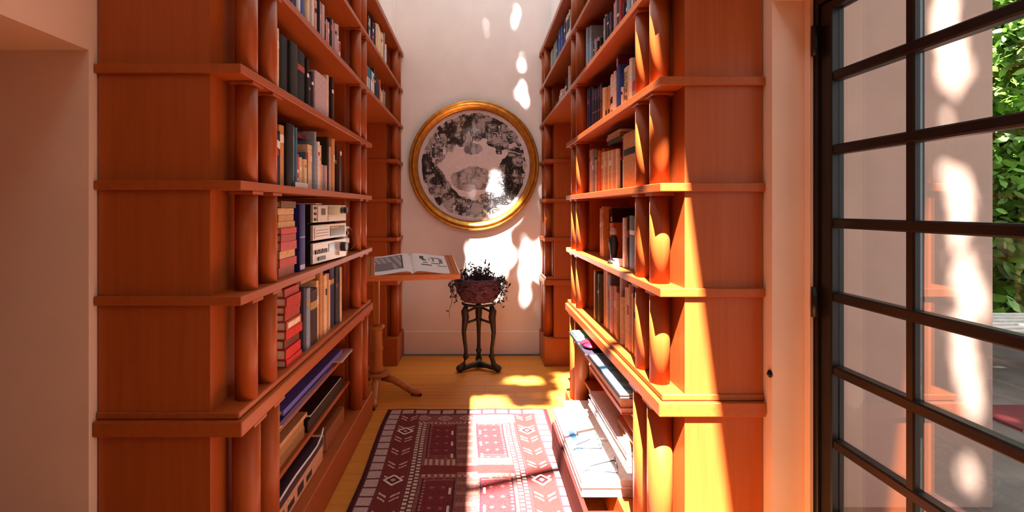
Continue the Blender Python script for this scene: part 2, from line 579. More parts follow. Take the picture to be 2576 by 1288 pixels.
def book_row(sg, z, xs, items, shelf, case, group, dmax=0.22):
    """items: (x0, x1, ytop, colour, opts) photo columns of each spine; depth follows from the shelf's front"""
    spec = []
    for it in items:
        x0, x1, yt, ck = it[:4]
        op = it[4] if len(it) > 4 else {}
        ya, yb = sorted((sg * xs * FPX / (x0 - VX), sg * xs * FPX / (x1 - VX)))
        ym = (ya + yb) / 2
        h = (EYE - (yt - VY) * ym / FPX) - z if yt is not None else 0.30
        h = op.get('h', h)
        w = yb - ya
        nsp = 1 if op.get('one') else max(1, math.ceil(w / MAXW))
        for i in range(nsp):
            a = ya + w * i / nsp
            b = ya + w * (i + 1) / nsp
            hh = h if i == 0 else h + rnd.uniform(-0.012, 0.006)
            spec.append((a, b, max(0.09, min(hh, op.get('hmax', 0.338))), ck, op))
    spec.sort(key=lambda s: s[0])
    lo, hi = ((LNEAR if sg < 0 else RNEAR) + 0.362, YF - 0.362)
    if PASS in group:
        lo, hi = YF - 0.014, YP + 0.014
    spec = [(max(a, lo), min(b, hi), h, ck, op) for a, b, h, ck, op in spec if min(b, hi) - max(a, lo) > 0.006]
    for i, (a, b, h, ck, op) in enumerate(spec):
        hexc, word = CN[ck]
        th = b - a - 0.0012
        dep = min(dmax, max(0.10, h * 0.72)) if not op.get('dep') else op['dep']
        size = 'tall' if h > 0.27 else ('small' if h < 0.19 else ('thick' if th > 0.045 else ('slim' if th < 0.02 else '')))
        kind = op.get('kind', 'book')
        lab = f"{size} {word} {kind}, {ORD[i]} from the doorway end, {shelf}, {case}".strip()
        setb = op.get('set', rnd.uniform(0.0, 0.018))
        r = thing('book', lab, 'book', (sg * (xs + setb), (a + b) / 2, z + 0.0005), group, 0.0 if sg < 0 else math.pi)
        if op.get('lean'):
            r.rotation_euler = (op['lean'], 0, r.rotation_euler[2])
        band = op.get('band')
        if band is None and rnd.random() < 0.55:
            cc = rnd.choice(['d9c7a0', 'e4ddd4', '20161a', 'a8483a', 'b08a4a'])
            z0 = rnd.uniform(0.55, 0.75)
            band = [(z0, z0 + rnd.uniform(0.06, 0.16), cc)]
        book_parts(r, th, h, dep, hexc, band, None, op.get('letters', False))


LX, RX = 0.782, 0.697
LCASE, RCASE = 'lectern bookcase', 'glass-door bookcase'
U = {'one': True}
# ---- lectern bookcase
book_row(-1, 2.34, LX, [
    (706, 720, None, 'br'), (720, 733, None, 'dg'), (733, 751, None, 'n'), (751, 757, None, 'lb'), (757, 763, None, 'w'), (763, 772, None, 'b'), (772, 777, None, 'g'),
    (777, 786, None, 'c'), (787, 795, None, 'g'), (795, 800, None, 'w'), (801, 807, 2, 'pk'), (807, 811, 2, 'k'), (811, 824, 8, 'mv'),
    (825, 828, 40, 'k'), (829, 836, 52, 'pk'), (837, 842, 48, 'dp'), (842, 855, 56, 'mv'), (857, 862, 106, 'w', {'band': [(0.5, 0.95, 'b31f1c')]})],
    'fourth shelf above counter', LCASE, 'books on the fourth shelf of the lectern bookcase')
book_row(-1, 1.963, LX, [
    (697, 703, 74, 'k'), (703.5, 711, 72, 'c'), (712, 733, 92, 'k', U), (733, 752, 110, 'dgr', U), (752.5, 756, 112, 'ol'),
    (757, 777, 130, 'k', U), (777.5, 783, 150, 'k'), (784, 788, 190, 'p'), (788.5, 794, 182, 'dp'), (795, 826, 190, 'mv', {'one': True, 'set': 0.0, 'band': []}),
    (826.5, 831, 190, 'c'), (832, 838, 190, 'k'), (839, 844, 196, 'db'), (845, 849, 226, 'ta')],
    'third shelf above counter', LCASE, 'books on the third shelf of the lectern bookcase')
book_row(-1, 1.588, LX, [
    (697, 706, 340, 'n', {'band': [(0.75, 0.9, 'e4ddd4'), (0.6, 0.72, 'c8181c')]}), (706.5, 712.5, 330, 'db'), (713, 725, 316, 'ta', U), (725.5, 744, 312, 'k', U),
    (744.5, 749, 318, 'w'), (749.5, 754, 322, 't'), (754.5, 764, 388, 'r', {'band': [(0.2, 0.3, 'e0b8a0'), (0.45, 0.55, 'e0b8a0')]}), (764.5, 777, 397, 'c'),
    (777.5, 783, 384, 't', {'band': [(0.68, 0.99, 'b31f1c')]}), (783.5, 793, 365, 'c'), (793.5, 802, 333, 'gb'), (802.5, 807, 357, 'w'),
    (807.5, 815.5, 367, 'c'), (816.5, 825, 415, 'mv'), (825.5, 830, 345, 'dgr'), (830.5, 836, 370, 'pk'), (836.5, 850, 352, 'ta'), (850.5, 855, 360, 'k')],
    'second shelf above counter', LCASE, 'books on the second shelf of the lectern bookcase')
book_row(-1, 0.84, LX, [
    (771, 775, 724, 'dg'), (775.5, 784, 724, 'gb'), (784.5, 804, 728, 'db', U), (806, 811, 706, 'c'), (811.5, 820, 682, 'ta'), (820.5, 828, 692, 'c'),
    (828.5, 833, 688, 'ta'), (833.5, 838, 704, 'c'), (838.5, 850, 674, 'n', U), (850.5, 858, 670, 'dg'), (858.5, 862, 672, 'c')],
    'counter shelf', LCASE, 'books on the counter of the lectern bookcase')
book_row(-1, 2.71, LX, [
    (928, 931, 40, 'dp'), (931.2, 934, 47, 'w'), (934.2, 939, 52, 'k'), (939.2, 943, 80, 'm'), (943.2, 949, 60, 'dp'), (949.2, 954, 62, 'c'), (954.2, 966, 78, 'c'),
    (966.2, 970, 84, 'g'), (970.2, 974, 112, 'w')], 'fifth shelf over passage', LCASE, 'books over the passage beside the lectern')
book_row(-1, 2.34, LX, [
    (929, 938, 170, 't', {'band': [(0.2, 0.6, 'd8d8dc')]}), (938.2, 942, 182, 'w'), (942.2, 951, 178, 'k'), (951.2, 956, 205, 'p'), (956.2, 960, 203, 'o'),
    (961, 968, 226, 'c'), (968.2, 974, 230, 'g')], 'fourth shelf over passage', LCASE, 'books over the passage beside the lectern')
# ---- glass door bookcase
book_row(1, 2.34, RX, [
    (1472, 1480, None, 'lb'), (1488, 1491, 112, 'n'), (1491.5, 1497, 97, 'pk'), (1497.5, 1503, 98, 'k'), (1510, 1516, 40, 'mv'), (1516.5, 1530, 38, 'dp'), (1530.5, 1537, 35, 'p'),
    (1540, 1547, 5, 'pk'), (1547.5, 1554, 0, 'k'), (1554.5, 1560, 0, 'r'), (1560.5, 1570, 0, 'dp'), (1570.5, 1578, None, 'lb'), (1578.5, 1585, None, 'n', {'band': [(0.1, 0.4, 'd8d8dc')]}),
    (1585.5, 1600, None, 'mv')], 'fourth shelf above counter', RCASE, 'books on the fourth shelf of the glass-door bookcase')
book_row(1, 1.963, RX, [
    (1473, 1487, 225, 'n'), (1487.5, 1507, 219, 'dp', {'band': [(0.72, 0.95, '5a3c66'), (0.42, 0.44, 'a89098')]}), (1507.5, 1513, 222, 'br'), (1513.5, 1519, 222, 'c'),
    (1519.5, 1527, 218, 'ta', {'band': [(0.02, 0.35, '1a1412')]}), (1527.5, 1536, 190, 'w', {'band': [(0.05, 0.2, '1a1412'), (0.35, 0.5, '1a1412')]}), (1537, 1542, 180, 'w'),
    (1543, 1550, 140, 'm', {'band': [(0.8, 0.93, 'd8b0a8')]}), (1550.5, 1556, 165, 'b'), (1556.5, 1560, 220, 'w'), (1560.5, 1567, 178, 'c'),
    (1567.5, 1580, 170, 'c', {'one': True, 'letters': True, 'band': [], 'set': 0.0}), (1580.5, 1587, 148, 'w', {'band': []}),
    (1587.5, 1600, 147, 'g', {'one': True, 'band': [(0.28, 0.5, 'a01818'), (0.72, 0.97, 'b08050')], 'set': 0.0})],
    'third shelf above counter', RCASE, 'books on the third shelf of the glass-door bookcase')
book_row(1, 1.588, RX, [
    (1479, 1485, 376, 'pk'), (1485.5, 1492, 378, 'g'), (1492.5, 1496, 402, 'pk'), (1496.5, 1502, 385, 'n'), (1502.5, 1511, 375, 'o')] +
    [(1511.5 + 4 * i, 1515.2 + 4 * i, 384 - i, ['ta', 'c', 'mv', 'ta', 'c'][i % 5], {'kind': 'pamphlet', 'set': 0.0}) for i in range(10)] +
    [(1552, 1556, 372, 'k'), (1556.5, 1562, 352, 'w', {'band': [(0.6, 0.98, 'b31f1c')]}), (1565, 1600, 333, 'ta', {'one': True, 'kind': 'slipcase', 'set': 0.0})],
    'second shelf above counter', RCASE, 'books on the second shelf of the glass-door bookcase')
book_row(1, 1.216, RX, [
    (1495, 1504, 520, 'ta', {'set': 0.03}), (1504.5, 1512, 524, 'db', {'set': 0.06}), (1519, 1527, 560, 'o', {'set': 0.03}), (1527.5, 1540, 566, 'br', {'set': 0.08}),
    (1562, 1567, 548, 'w'), (1567.5, 1573, 545, 'db'), (1573.5, 1592, 543, 'db', U), (1592.5, 1598, 552, 'ta')],
    'first shelf above counter', RCASE, 'books on the first shelf of the glass-door bookcase')
book_row(1, 0.84, RX, [
    (1487, 1494, 683, 'c'), (1494.5, 1505, 687, 'ol'), (1511, 1516, 675, 'ta'), (1516.5, 1521, 677, 'c'), (1521.5, 1528, 690, 'gb'), (1528.5, 1541, 718, 'pk'), (1541.5, 1551, 735, 'ta'),
    (1551.5, 1557, 695, 'mv'), (1557.5, 1568, 750, 'c'), (1568.5, 1577, 722, 'c'), (1577.5, 1582, 715, 'pk'), (1582.5, 1588, 738, 'c'), (1588.5, 1592, 716, 'k'), (1592.5, 1598, 750, 'ta')],
    'counter shelf', RCASE, 'books on the counter of the glass-door bookcase')
book_row(1, 2.71, RX, [
    (1383, 1396, 120, 'g', {'band': []}), (1396.3, 1402, 98, 't'), (1402.3, 1414, 68, 'b'), (1414.3, 1421, 48, 'p'), (1421.3, 1434, 32, 'w', {'band': [(0.5, 0.85, '1a1412')]})],
    'fifth shelf over passage', RCASE, 'books over the passage beside the glass-door bookcase')
book_row(1, 2.34, RX, [
    (1398, 1402, 262, 'br'), (1402.3, 1408, 236, 'ta'), (1408.3, 1418, 222, 'pk'), (1420, 1424, 195, 'k'), (1424.3, 1428, 192, 'dp'), (1428.3, 1434, 162, 'pk')],
    'fourth shelf over passage', RCASE, 'books over the passage beside the glass-door bookcase')


def flat_book(sg, name, label, cat, xf, ya, yb, z, th, dep, color, group=None, rz=0.0, page=None, band=None, tilt=0.0, rear=False):
    """book or folder lying flat, spine towards the aisle, z = underside"""
    r = thing(name, label, cat, (sg * xf, (ya + yb) / 2, z + 0.0006), group, (0.0 if sg < 0 else math.pi) + rz)
    h = yb - ya
    c = min(0.0035, th * 0.2)
    k = cloth(color)
    if rear:      # spine at the back: the page edges show towards the aisle
        sp, o0, o1 = (-dep, -dep + c), -dep + c + 0.0003, -0.004
    else:
        sp, o0, o1 = (-c, 0.0), -dep + 0.004, -c - 0.0003
    bm = bmesh.new()
    add_box(bm, -dep, 0, -h / 2, h / 2, 0, c)
    add_box(bm, -dep, 0, -h / 2, h / 2, th - c, th)
    add_box(bm, sp[0], sp[1], -h / 2, h / 2, c, th - c)
    link('cover', bm_mesh(bm, 'cover'), k, r)
    link('page_block', box_py('page_block', o0, o1, -h / 2 + 0.004, h / 2 - 0.004, c + 0.0003, th - c - 0.0003), page or M_PAGES, r)
    if band and not rear:
        link('spine_label', box_py('spine_label', 0.0002, 0.0008, -h / 2 * 0.8, h / 2 * 0.8, th * 0.2, th * 0.8), cloth(band), r)
    if tilt:
        r.rotation_euler = (tilt if sg < 0 else -tilt, 0, r.rotation_euler[2])
    return r


# red volumes piled on the counter
z = 0.84
for i, (th, hx, wd, bnd, dx) in enumerate([
        (0.030, 'b4161a', 'crimson', None, 0.0), (0.042, 'c81a1e', 'bright red', None, 0.004), (0.038, '6e2a16', 'brown', None, 0.01), (0.036, 'c8201e', 'scarlet', None, 0.0),
        (0.036, 'b05a3c', 'rust', 'e4cfae', 0.002), (0.030, 'a43426', 'brick red', None, 0.008), (0.030, 'ab2a20', 'dull red', None, 0.006), (0.036, 'b22c22', 'warm red', None, 0.001), (0.034, 'a83a2a', 'faded red', None, 0.01)]):
    n = ['lowest', 'second lowest', 'third lowest', 'fourth lowest', 'middle', 'fourth highest', 'third highest', 'second highest', 'topmost'][i]
    flat_book(-1, 'book', f'{wd} flat volume, {n} in the pile of red books on the counter', 'book', LX + dx, 2.105 + rnd.uniform(0, .008), 2.290 + rnd.uniform(-.008, .004), z, th, 0.24, hx,
              'pile of red volumes on the counter', rz=rnd.uniform(-0.02, 0.02), band=bnd)
    z += th + 0.0012
# brown and red volumes piled on the shelf over the counter
z = 1.216
for i, (th, hx, wd) in enumerate([(0.040, '9c5030', 'worn brown'), (0.034, 'b03c30', 'brick red'), (0.030, 'c79a5c', 'tan'), (0.036, 'b54036', 'dull red'), (0.030, 'a02a20', 'dark red'), (0.024, 'b83226', 'red'),
                                  (0.026, 'c2965a', 'straw coloured'), (0.026, 'b48a52', 'ochre'), (0.026, 'cda46c', 'cream'), (0.028, '6b4a2a', 'leather brown')]):
    n = ['lowest', 'second lowest', 'third lowest', 'fourth lowest', 'fifth lowest', 'fifth highest', 'fourth highest', 'third highest', 'second highest', 'topmost'][i]
    flat_book(-1, 'book', f'{wd} flat volume, {n} in the pile next to the blue binder', 'book', LX + rnd.uniform(0, .012), 2.04 + rnd.uniform(0, .01), 2.225 + rnd.uniform(-.006, .006), z, th, 0.24, hx,
              'pile of old volumes next to the blue binder', rz=rnd.uniform(-0.02, 0.02))
    z += th + 0.0012
# two tan volumes lying across the uprights on the counter
flat_book(-1, 'book', 'tan flat volume lying across the grey blue and dark brown books', 'book', LX + 0.02, 2.335, 2.545, 1.150, 0.026, 0.2, 'b0793c')
flat_book(-1, 'book', 'brown flat volume, on top of the tan one lying across uprights', 'book', LX + 0.03, 2.35, 2.535, 1.1775 - 0.0008, 0.005, 0.18, '6a3c1c')

# blue binder
r = thing('binder', 'glossy dark blue ring binder standing next to the stereo stack', 'binder', (-LX + 0.004, 2.2985, 1.2165))
book_parts(r, 0.075, 0.30, 0.24, '14165e', [(0.03, 0.10, 'c8c8d8'), (0.5, 0.52, '8a8ab8')])

# ------------------------------------------------------------------ stereo components
M_ALU = plain_mat('brushed_aluminium', (0.62, 0.55, 0.48, 1), 0.4, metal=0.35, noise=0.05, scale=80)
M_BLK = plain_mat('black_enamel', (0.010, 0.009, 0.014, 1), 0.4, noise=0.2)
M_DISP = plain_mat('display_smoke', (0.05, 0.045, 0.055, 1), 0.2, noise=0.1)
ST_Y0, ST_W, ST_X0 = 2.475, 0.455, 0.792
st_ang = -math.atan2(0.045, ST_W)


def stereo(name, label, z, h, dep):
    r = thing(name, label, 'stereo', (-ST_X0, ST_Y0, z + 0.001), 'stereo components stacked on the shelf', st_ang)
    link('case', box_py('case', -dep, -0.012, 0, ST_W, 0.008, h), M_BLK, r)
    link('faceplate', box_py('faceplate', -0.0115, 0, 0, ST_W, 0.010, h - 0.003), M_ALU, r)
    for y in (0.05, ST_W - 0.05):
        for x in (-0.05, -dep + 0.06):
            bm = bmesh.new(); add_lathe(bm, [(0.014, 0), (0.014, 0.0078)], 12, (x, y))
            link('foot', bm_mesh(bm, 'foot'), M_BLK, r)
    return r


def fp(r, nm, mat, y0, y1, z0, z1, d=0.002):
    return link(nm, box_py(nm, 0.0003, d, y0, y1, z0, z1), mat, r)


def knob(r, y, z, rad, d=0.012, mat=None):
    bm = bmesh.new(); add_lathe(bm, [(rad, 0.0004), (rad, d * 0.8), (rad * 0.9, d)], 18)
    o = link('knob', bm_mesh(bm, 'knob', False), mat or M_ALU, r)
    o.rotation_euler = (0, math.pi / 2, 0); o.location = (0, y, z)


r = stereo('amplifier', 'silver amplifier with rows of dark buttons, lowest of the stereo stack', 1.216, 0.112, 0.30)
for i in range(7):
    fp(r, 'button', M_BLK, 0.025 + i * 0.022, 0.04 + i * 0.022, 0.055, 0.075 - 0.006 * (i % 2), 0.006)
fp(r, 'display', M_DISP, 0.20, 0.30, 0.055, 0.095)
fp(r, 'lower_button', M_BLK, 0.06, 0.15, 0.022, 0.038, 0.005)
knob(r, 0.385, 0.068, 0.026, 0.03, M_BLK)
knob(r, 0.33, 0.035, 0.010)
r = stereo('tuner', 'silver tuner with long dial window, middle of the stereo stack', 1.330, 0.086, 0.30)
fp(r, 'panel', M_ALU, 0.02, 0.20, 0.018, 0.074, 0.003)
for i in range(3):
    fp(r, 'dial_line', M_BLK, 0.03, 0.19, 0.028 + i * 0.014, 0.031 + i * 0.014, 0.0036)
fp(r, 'dial_window', M_DISP, 0.22, 0.43, 0.020, 0.072)
fp(r, 'indicator', cloth('c09a5a'), 0.22, 0.34, 0.060, 0.070, 0.003)
r = stereo('cassette_deck', 'silver cassette deck with square dark window, topmost of the stereo stack', 1.418, 0.098, 0.30)
for i in range(3):
    fp(r, 'button', M_BLK, 0.016, 0.034, 0.018 + i * 0.028, 0.030 + i * 0.028, 0.006)
fp(r, 'cassette_door', M_ALU, 0.055, 0.17, 0.014, 0.090, 0.004)
o = link('cassette_window', box_py('cassette_window', 0.0042, 0.0052, 0.095, 0.145, 0.045, 0.078), M_BLK, r)
fp(r, 'display', M_DISP, 0.19, 0.40, 0.045, 0.090)
fp(r, 'lower_panel', M_ALU, 0.19, 0.40, 0.014, 0.036, 0.003)
knob(r, 0.425, 0.068, 0.018, 0.02, M_BLK)
r = thing('paper_slips', 'white paper slips lying on top of the cassette deck', 'papers', (-0.84, 2.56, 1.5175))
for i in range(3):
    link('sheet', box_py('sheet', -0.06, 0.05, -0.05 + 0.004 * i, 0.05 + 0.003 * i, 0.002 * i, 0.002 * i + 0.0015), M_PAPER, r)
# white device and its cable
r = thing('white_device', 'small white plastic device with ledges next to the stereo stack', 'device', (-0.775, 3.03, 1.2165))
bm = bmesh.new(); add_box(bm, -0.06, 0, -0.045, 0.045, 0, 0.16, 0.004); link('body', bm_mesh(bm, 'body'), M_PAPER, r)
bm = bmesh.new(); add_box(bm, -0.065, 0.01, -0.05, 0.06, 0.1605, 0.172, 0.002); link('cap', bm_mesh(bm, 'cap'), M_PAPER, r)
bm = bmesh.new(); add_box(bm, 0.0004, 0.014, -0.05, 0.03, 0.075, 0.105, 0.002); link('ledge', bm_mesh(bm, 'ledge'), M_PAPER, r)
bm = bmesh.new(); add_box(bm, 0.0004, 0.010, 0.0, 0.03, 0.125, 0.145, 0.001); link('socket', bm_mesh(bm, 'socket'), M_BLK, r)
pts = [px(876, 568, 2.98), px(893, 570, 3.04), px(905, 580, 3.1), px(911, 595, 3.14), px(908, 610, 3.12), px(900, 620, 3.08), px(890, 628, 3.02)]
pts = [Vector((-0.748 - 0.01 * math.sin(i), p.y, p.z)) for i, p in enumerate(pts)]
tag(tube('cable', M_BLK, None, pts, 0.0022, 6), 'thin black cable looping out beside the white device', 'cable')

# ------------------------------------------------------------------ things on the other shelves
# horizontal brown books behind the uprights
flat_book(-1, 'book', 'dark brown flat volume lying above the small cream and red books', 'book', LX + 0.04, 2.30, 2.47, 1.588 + 0.238, 0.02, 0.16, '5c1c10')
tag(box('price_card', M_PAPER, None, -LX + 0.002, -LX + 0.004, 2.20, 2.36, 1.589, 1.612), 'small white card leaning at the feet of the red book', 'card')
r = thing('shelf_tag', 'tiny white tag stuck on black case at the end of the shelf', 'tag', (-LX + 0.004, 2.93, 1.80))
link('label_plate', box_py('label_plate', 0, 0.002, -0.012, 0.012, 0, 0.022), M_PAPER, r)
link('backing', box_py('backing', -0.004, -0.0003, -0.03, 0.016, -0.205, 0.03), M_BLK, r)

# stacked books and postcards on the glass-door bookcase
for i, (th, hx, wd, yo) in enumerate([(0.022, '33231f', 'dark grey', 0), (0.016, 'b08868', 'buff', .02), (0.014, 'd8c4b0', 'pale', .01)]):
    flat_book(1, 'book', f'{wd} flat volume, {["lowest", "middle", "topmost"][i]} of three laid over the tan pamphlets', 'book', RX + 0.004, 2.49 + yo, 2.74 + yo, 1.588 + 0.243 + [0, .0235, .041][i], th, 0.2, hx,
              'flat volumes laid over the tan pamphlets', rear=(i == 2))
for i, (rot, yy, zz) in enumerate([(0.72, 2.20, 1.80), (0.55, 2.165, 1.735)]):
    o = box('postcard', plain_mat('card_buff', (0.52, 0.40, 0.30, 1)) if i else plain_mat('card_tan', (0.42, 0.29, 0.19, 1)), None, -0.0008, 0.0008, -0.05, 0.05, -0.04, 0.04)
    o.location = (RX - 0.006 - 0.004 * i, yy, zz); o.rotation_euler = (rot, 0, 0)
    tag(o, ['tan postcard tucked askew before the tan slipcase', 'buff postcard tucked lower and more slanted before the tan slipcase'][i], 'card', 'postcards before the tan slipcase')
# carved bookend and small white box on the shelf above the counter
r = thing('figurine', 'small dark carved figure standing in the shelf among brown books', 'figurine', (0.70, 2.62, 1.2165))
bm = bmesh.new(); add_lathe(bm, [(0.03, 0), (0.03, 0.012), (0.014, 0.02), (0.02, 0.06), (0.026, 0.10), (0.018, 0.135), (0.008, 0.145)], 14); link('body', bm_mesh(bm, 'body', True), M_BRONZE, r)
bm = bmesh.new(); bmesh.ops.create_uvsphere(bm, u_segments=12, v_segments=8, radius=0.02, matrix=Matrix.Translation((0, 0, 0.162))); link('head', bm_mesh(bm, 'head', True), cloth('b89a8c'), r)
r = thing('small_box', 'tiny white carton beside the dark carved figure', 'box', (0.690, 2.50, 1.2165))
bm = bmesh.new(); add_box(bm, -0.02, 0.02, -0.02, 0.02, 0, 0.03, 0.001); link('carton', bm_mesh(bm, 'carton'), M_PAPER, r)
bm = bmesh.new(); add_box(bm, -0.021, 0.021, -0.021, 0.021, 0.0303, 0.036, 0.001); link('lid', bm_mesh(bm, 'lid'), M_PAPER, r)

# ------------------------------------------------------------------ under the counter, lectern bookcase
LL = 0.815
for i, (th, ya, yb, hx, wd, cat, xf, tl) in enumerate([
        (0.022, 2.08, 2.75, 'a9794a', 'tan', 'folder', LL, 0), (0.012, 2.12, 2.86, '5f3f8a', 'violet', 'folder', LL - .012, 0), (0.02, 2.06, 2.70, '3a2a5c', 'dark violet', 'folder', LL - .02, 0),
        (0.010, 2.15, 3.0, 'd8c8c0', 'white', 'folder', LL - .01, 0), (0.022, 2.1, 3.02, '4a55b0', 'blue', 'folder', LL - .022, 0)]):
    flat_book(-1, 'folder', f'{wd} flat folder, {["lowest", "second lowest", "middle", "second highest", "topmost"][i]} of the folders right under the counter', cat, xf, ya, yb, 0.575 + [0, .0235, .037, .0585, .07][i], th, 0.3, hx,
              'folders right under the counter', rear=(i in (0, 3)), page=M_PAPER if i == 3 else None)
flat_book(-1, 'magazine', 'white magazine lying on the upper low shelf, its edge over the side', 'magazine', LL - 0.012, 3.05, 3.32, 0.5755, 0.012, 0.24, 'd6cbd0', page=M_PAPER, rear=True)
for i, (th, ya, yb, hx, wd, xf) in enumerate([(0.05, 2.06, 2.52, '8a6236', 'brown', LL+.032), (0.04, 2.08, 2.50, 'a37a48', 'tan', LL+.03), (0.02, 2.05, 2.54, 'c49a68', 'buff', LL+.026)]):
    flat_book(-1, 'album', f'{wd} flat album, {["lowest", "middle", "topmost"][i]} of three on the lower low shelf', 'album', xf, ya, yb, 0.375 + [0, .0515, .093][i], th, 0.3, hx, 'albums on the lower low shelf')
flat_book(-1, 'portfolio', 'large black portfolio lying beside the brown albums', 'portfolio', LL + 0.03, 2.56, 3.25, 0.375, 0.055, 0.32, '0b090b', page=M_BLK)
flat_book(-1, 'portfolio', 'slim black portfolio with pale edge, on top of the large one', 'portfolio', LL + 0.028, 2.60, 3.20, 0.4318, 0.018, 0.3, '0e0c10', page=M_PAPER, rear=True)
r = thing('cardboard_box', 'flat pale cardboard box with dark print on the bottom shelf', 'box', (-LL + 0.01, 2.36, 0.1805))
bm = bmesh.new(); add_box(bm, -0.3, 0, -0.32, 0.32, 0, 0.085, 0.002); link('carton', bm_mesh(bm, 'carton'), cloth('c99a76'), r)
bm = bmesh.new(); add_box(bm, -0.303, 0.003, -0.323, 0.323, 0.0855, 0.12, 0.002); link('lid', bm_mesh(bm, 'lid'), cloth('3a2430'), r)
for k in range(4):
    link('print', box_py('print', 0.0004, 0.0012, -0.3 + k * 0.12, -0.22 + k * 0.12, 0.02, 0.06 - 0.012 * (k % 2)), M_BLK, r)
pts = [(-LL + 0.012, 2.08 + 0.1 * i, 0.307 + 0.006 * math.sin(i)) for i in range(6)] + [(-LL + 0.015, 2.64, 0.325), (-LL + 0.0, 2.72, 0.33)]
tag(tube('cord', M_PAPER, None, pts, 0.0045, 8), 'white cord lying along the top of the cardboard box', 'cord')
flat_book(-1, 'box_file', 'brown box file lying at the end of the bottom shelf', 'box', LL, 2.76, 3.15, 0.18, 0.10, 0.26, '8a5028')

# ------------------------------------------------------------------ under the counter, glass-door bookcase
RL = 0.668
zz = 0.575
lows = [(0.045, 2.29, 2.95, 'c06a4a', 'pinkish brown', RL - 0.02, False), (0.05, 2.24, 3.02, 'b8694e', 'light brown', RL - 0.04, True), (0.012, 2.22, 3.0, 'b9b0a2', 'grey', RL - 0.035, True)]
for i, (th, ya, yb, hx, wd, xf, re) in enumerate(lows):
    flat_book(1, 'album', f'thick {wd} album, {["lowest", "middle", "topmost"][i]} of the sunlit pile right under the counter', 'album', xf, ya, yb, zz, th, 0.24, hx, 'albums right under the sunlit counter', rear=re, page=cloth('d8a48c'))
    zz += th + 0.0012
flat_book(1, 'folder', 'black folder with a bright blue picture cover, on top of the sunlit pile', 'folder', RL - 0.06, 2.18, 2.80, zz, 0.014, 0.26, '15121a', page=M_PAPER)
r = thing('picture_sheet', 'blue and white picture sheet lying on the black folder', 'paper', (RL - 0.055, 2.49, zz + 0.0155))
link('sheet', box_py('sheet', 0, 0.10, -0.29, 0.29, 0, 0.002), plain_mat('blue_print', (0.20, 0.36, 0.55, 1), 0.5, noise=0.6, scale=14), r)
link('margin', box_py('margin', 0, 0.10, -0.308, -0.2905, 0, 0.002), M_PAPER, r)
flat_book(1, 'folder', 'dark plum folder sticking out beyond the sunlit pile', 'folder', RL - 0.07, 2.83, 3.32, zz - 0.0, 0.012, 0.24, '2a2230', page=M_PAPER)
r = thing('red_pouch', 'crimson fabric pouch lying on the plum folder', 'pouch', (RL - 0.01, 2.95, zz + 0.0135))
bm = bmesh.new(); bmesh.ops.create_uvsphere(bm, u_segments=16, v_segments=10, radius=1.0)
for v in bm.verts:
    v.co = Vector((v.co.x * 0.06 * (1 + .1 * math.sin(5 * v.co.y)), v.co.y * 0.085, 0.018 + max(v.co.z, -0.95) * 0.019))
link('pouch_body', bm_mesh(bm, 'pouch_body', True), cloth('a3102c'), r)
bm = bmesh.new(); add_box(bm, -0.062, -0.02, -0.04, -0.03, 0.036, 0.0385, 0.0005); link('zip', bm_mesh(bm, 'zip'), cloth('701020'), r)
r = thing('green_cloth', 'pale green folded cloth at the end of the plum folder', 'cloth', (RL - 0.02, 3.15, zz + 0.0135))
for k in range(3):
    bm = bmesh.new(); add_box(bm, -0.05, 0.06, -0.09 + .008 * k, 0.09 - .01 * k, 0.011 * k + 0.0003, 0.011 * (k + 1), 0.004)
    link('fold', bm_mesh(bm, 'fold', True), cloth(['8fd0b0', 'b8e4cc', '6ab898'][k]), r)
# lower low shelf
for i, (th, ya, yb, hx, wd, xf, re) in enumerate([(0.030, 2.17, 2.93, 'cfc6c0', 'white', RL - 0.03, True), (0.026, 2.18, 2.90, 'd8d0c8', 'pale grey', RL - 0.025, True), (0.022, 2.19, 2.92, 'b9aca6', 'grey', RL - 0.028, True)]):
    flat_book(1, 'binder', f'{wd} flat ring binder, {["lowest", "middle", "topmost"][i]} of three on the lower low shelf', 'binder', xf, ya, yb, 0.375 + [0, .0312, .0584][i], th, 0.26, hx, 'binders on the lower low shelf', rear=re, page=M_PAPER)
for i in range(4):
    flat_book(1, 'pamphlet', f'{["tan", "white", "rust brown", "cream"][i]} pamphlet in the loose heap over the white binders', 'pamphlet', RL + 0.0 + 0.01 * i, 2.20 + 0.01 * i, 2.44 + 0.02 * i, 0.4575 + 0.0125 * i, 0.011, 0.2,
              ['c08a5a', 'e0d8d0', 'a4512c', 'd8bd98'][i], 'loose heap of pamphlets', rz=rnd.uniform(-.05, .05), page=M_PAPER)

# large white books sticking out from the bottom shelf, a spectacle frame on top
YB0, YB1, XB = 2.33, 3.18, 0.475
flat_book(1, 'atlas', 'large grey-edged atlas, lower of the oversized books sticking out of the bottom shelf', 'book', XB + 0.003, YB0 + 0.004, YB1 - 0.01, 0.181, 0.042, 0.42, 'cfc4c8', rear=True, page=plain_mat('grey_pages', (0.42, 0.37, 0.37, 1), 0.8, noise=0.15, scale=200))
flat_book(1, 'atlas', 'large white atlas, upper of the oversized books sticking out of the bottom shelf', 'book', XB, YB0, YB1, 0.2242, 0.036, 0.42, 'd8d2d2', rear=True, page=plain_mat('pale_pages', (0.60, 0.55, 0.54, 1), 0.8, noise=0.12, scale=200))
zt = 0.2614
flat_book(1, 'book', 'white magazine lying far back on the large white atlas', 'magazine', XB + 0.075, 2.72, 3.25, zt, 0.016, 0.26, 'd8cec6', page=M_PAPER)
r = thing('ruler', 'pale blue plastic ruler lying on the large white atlas', 'ruler', (XB + 0.045, 2.86, zt), None, 0.05)
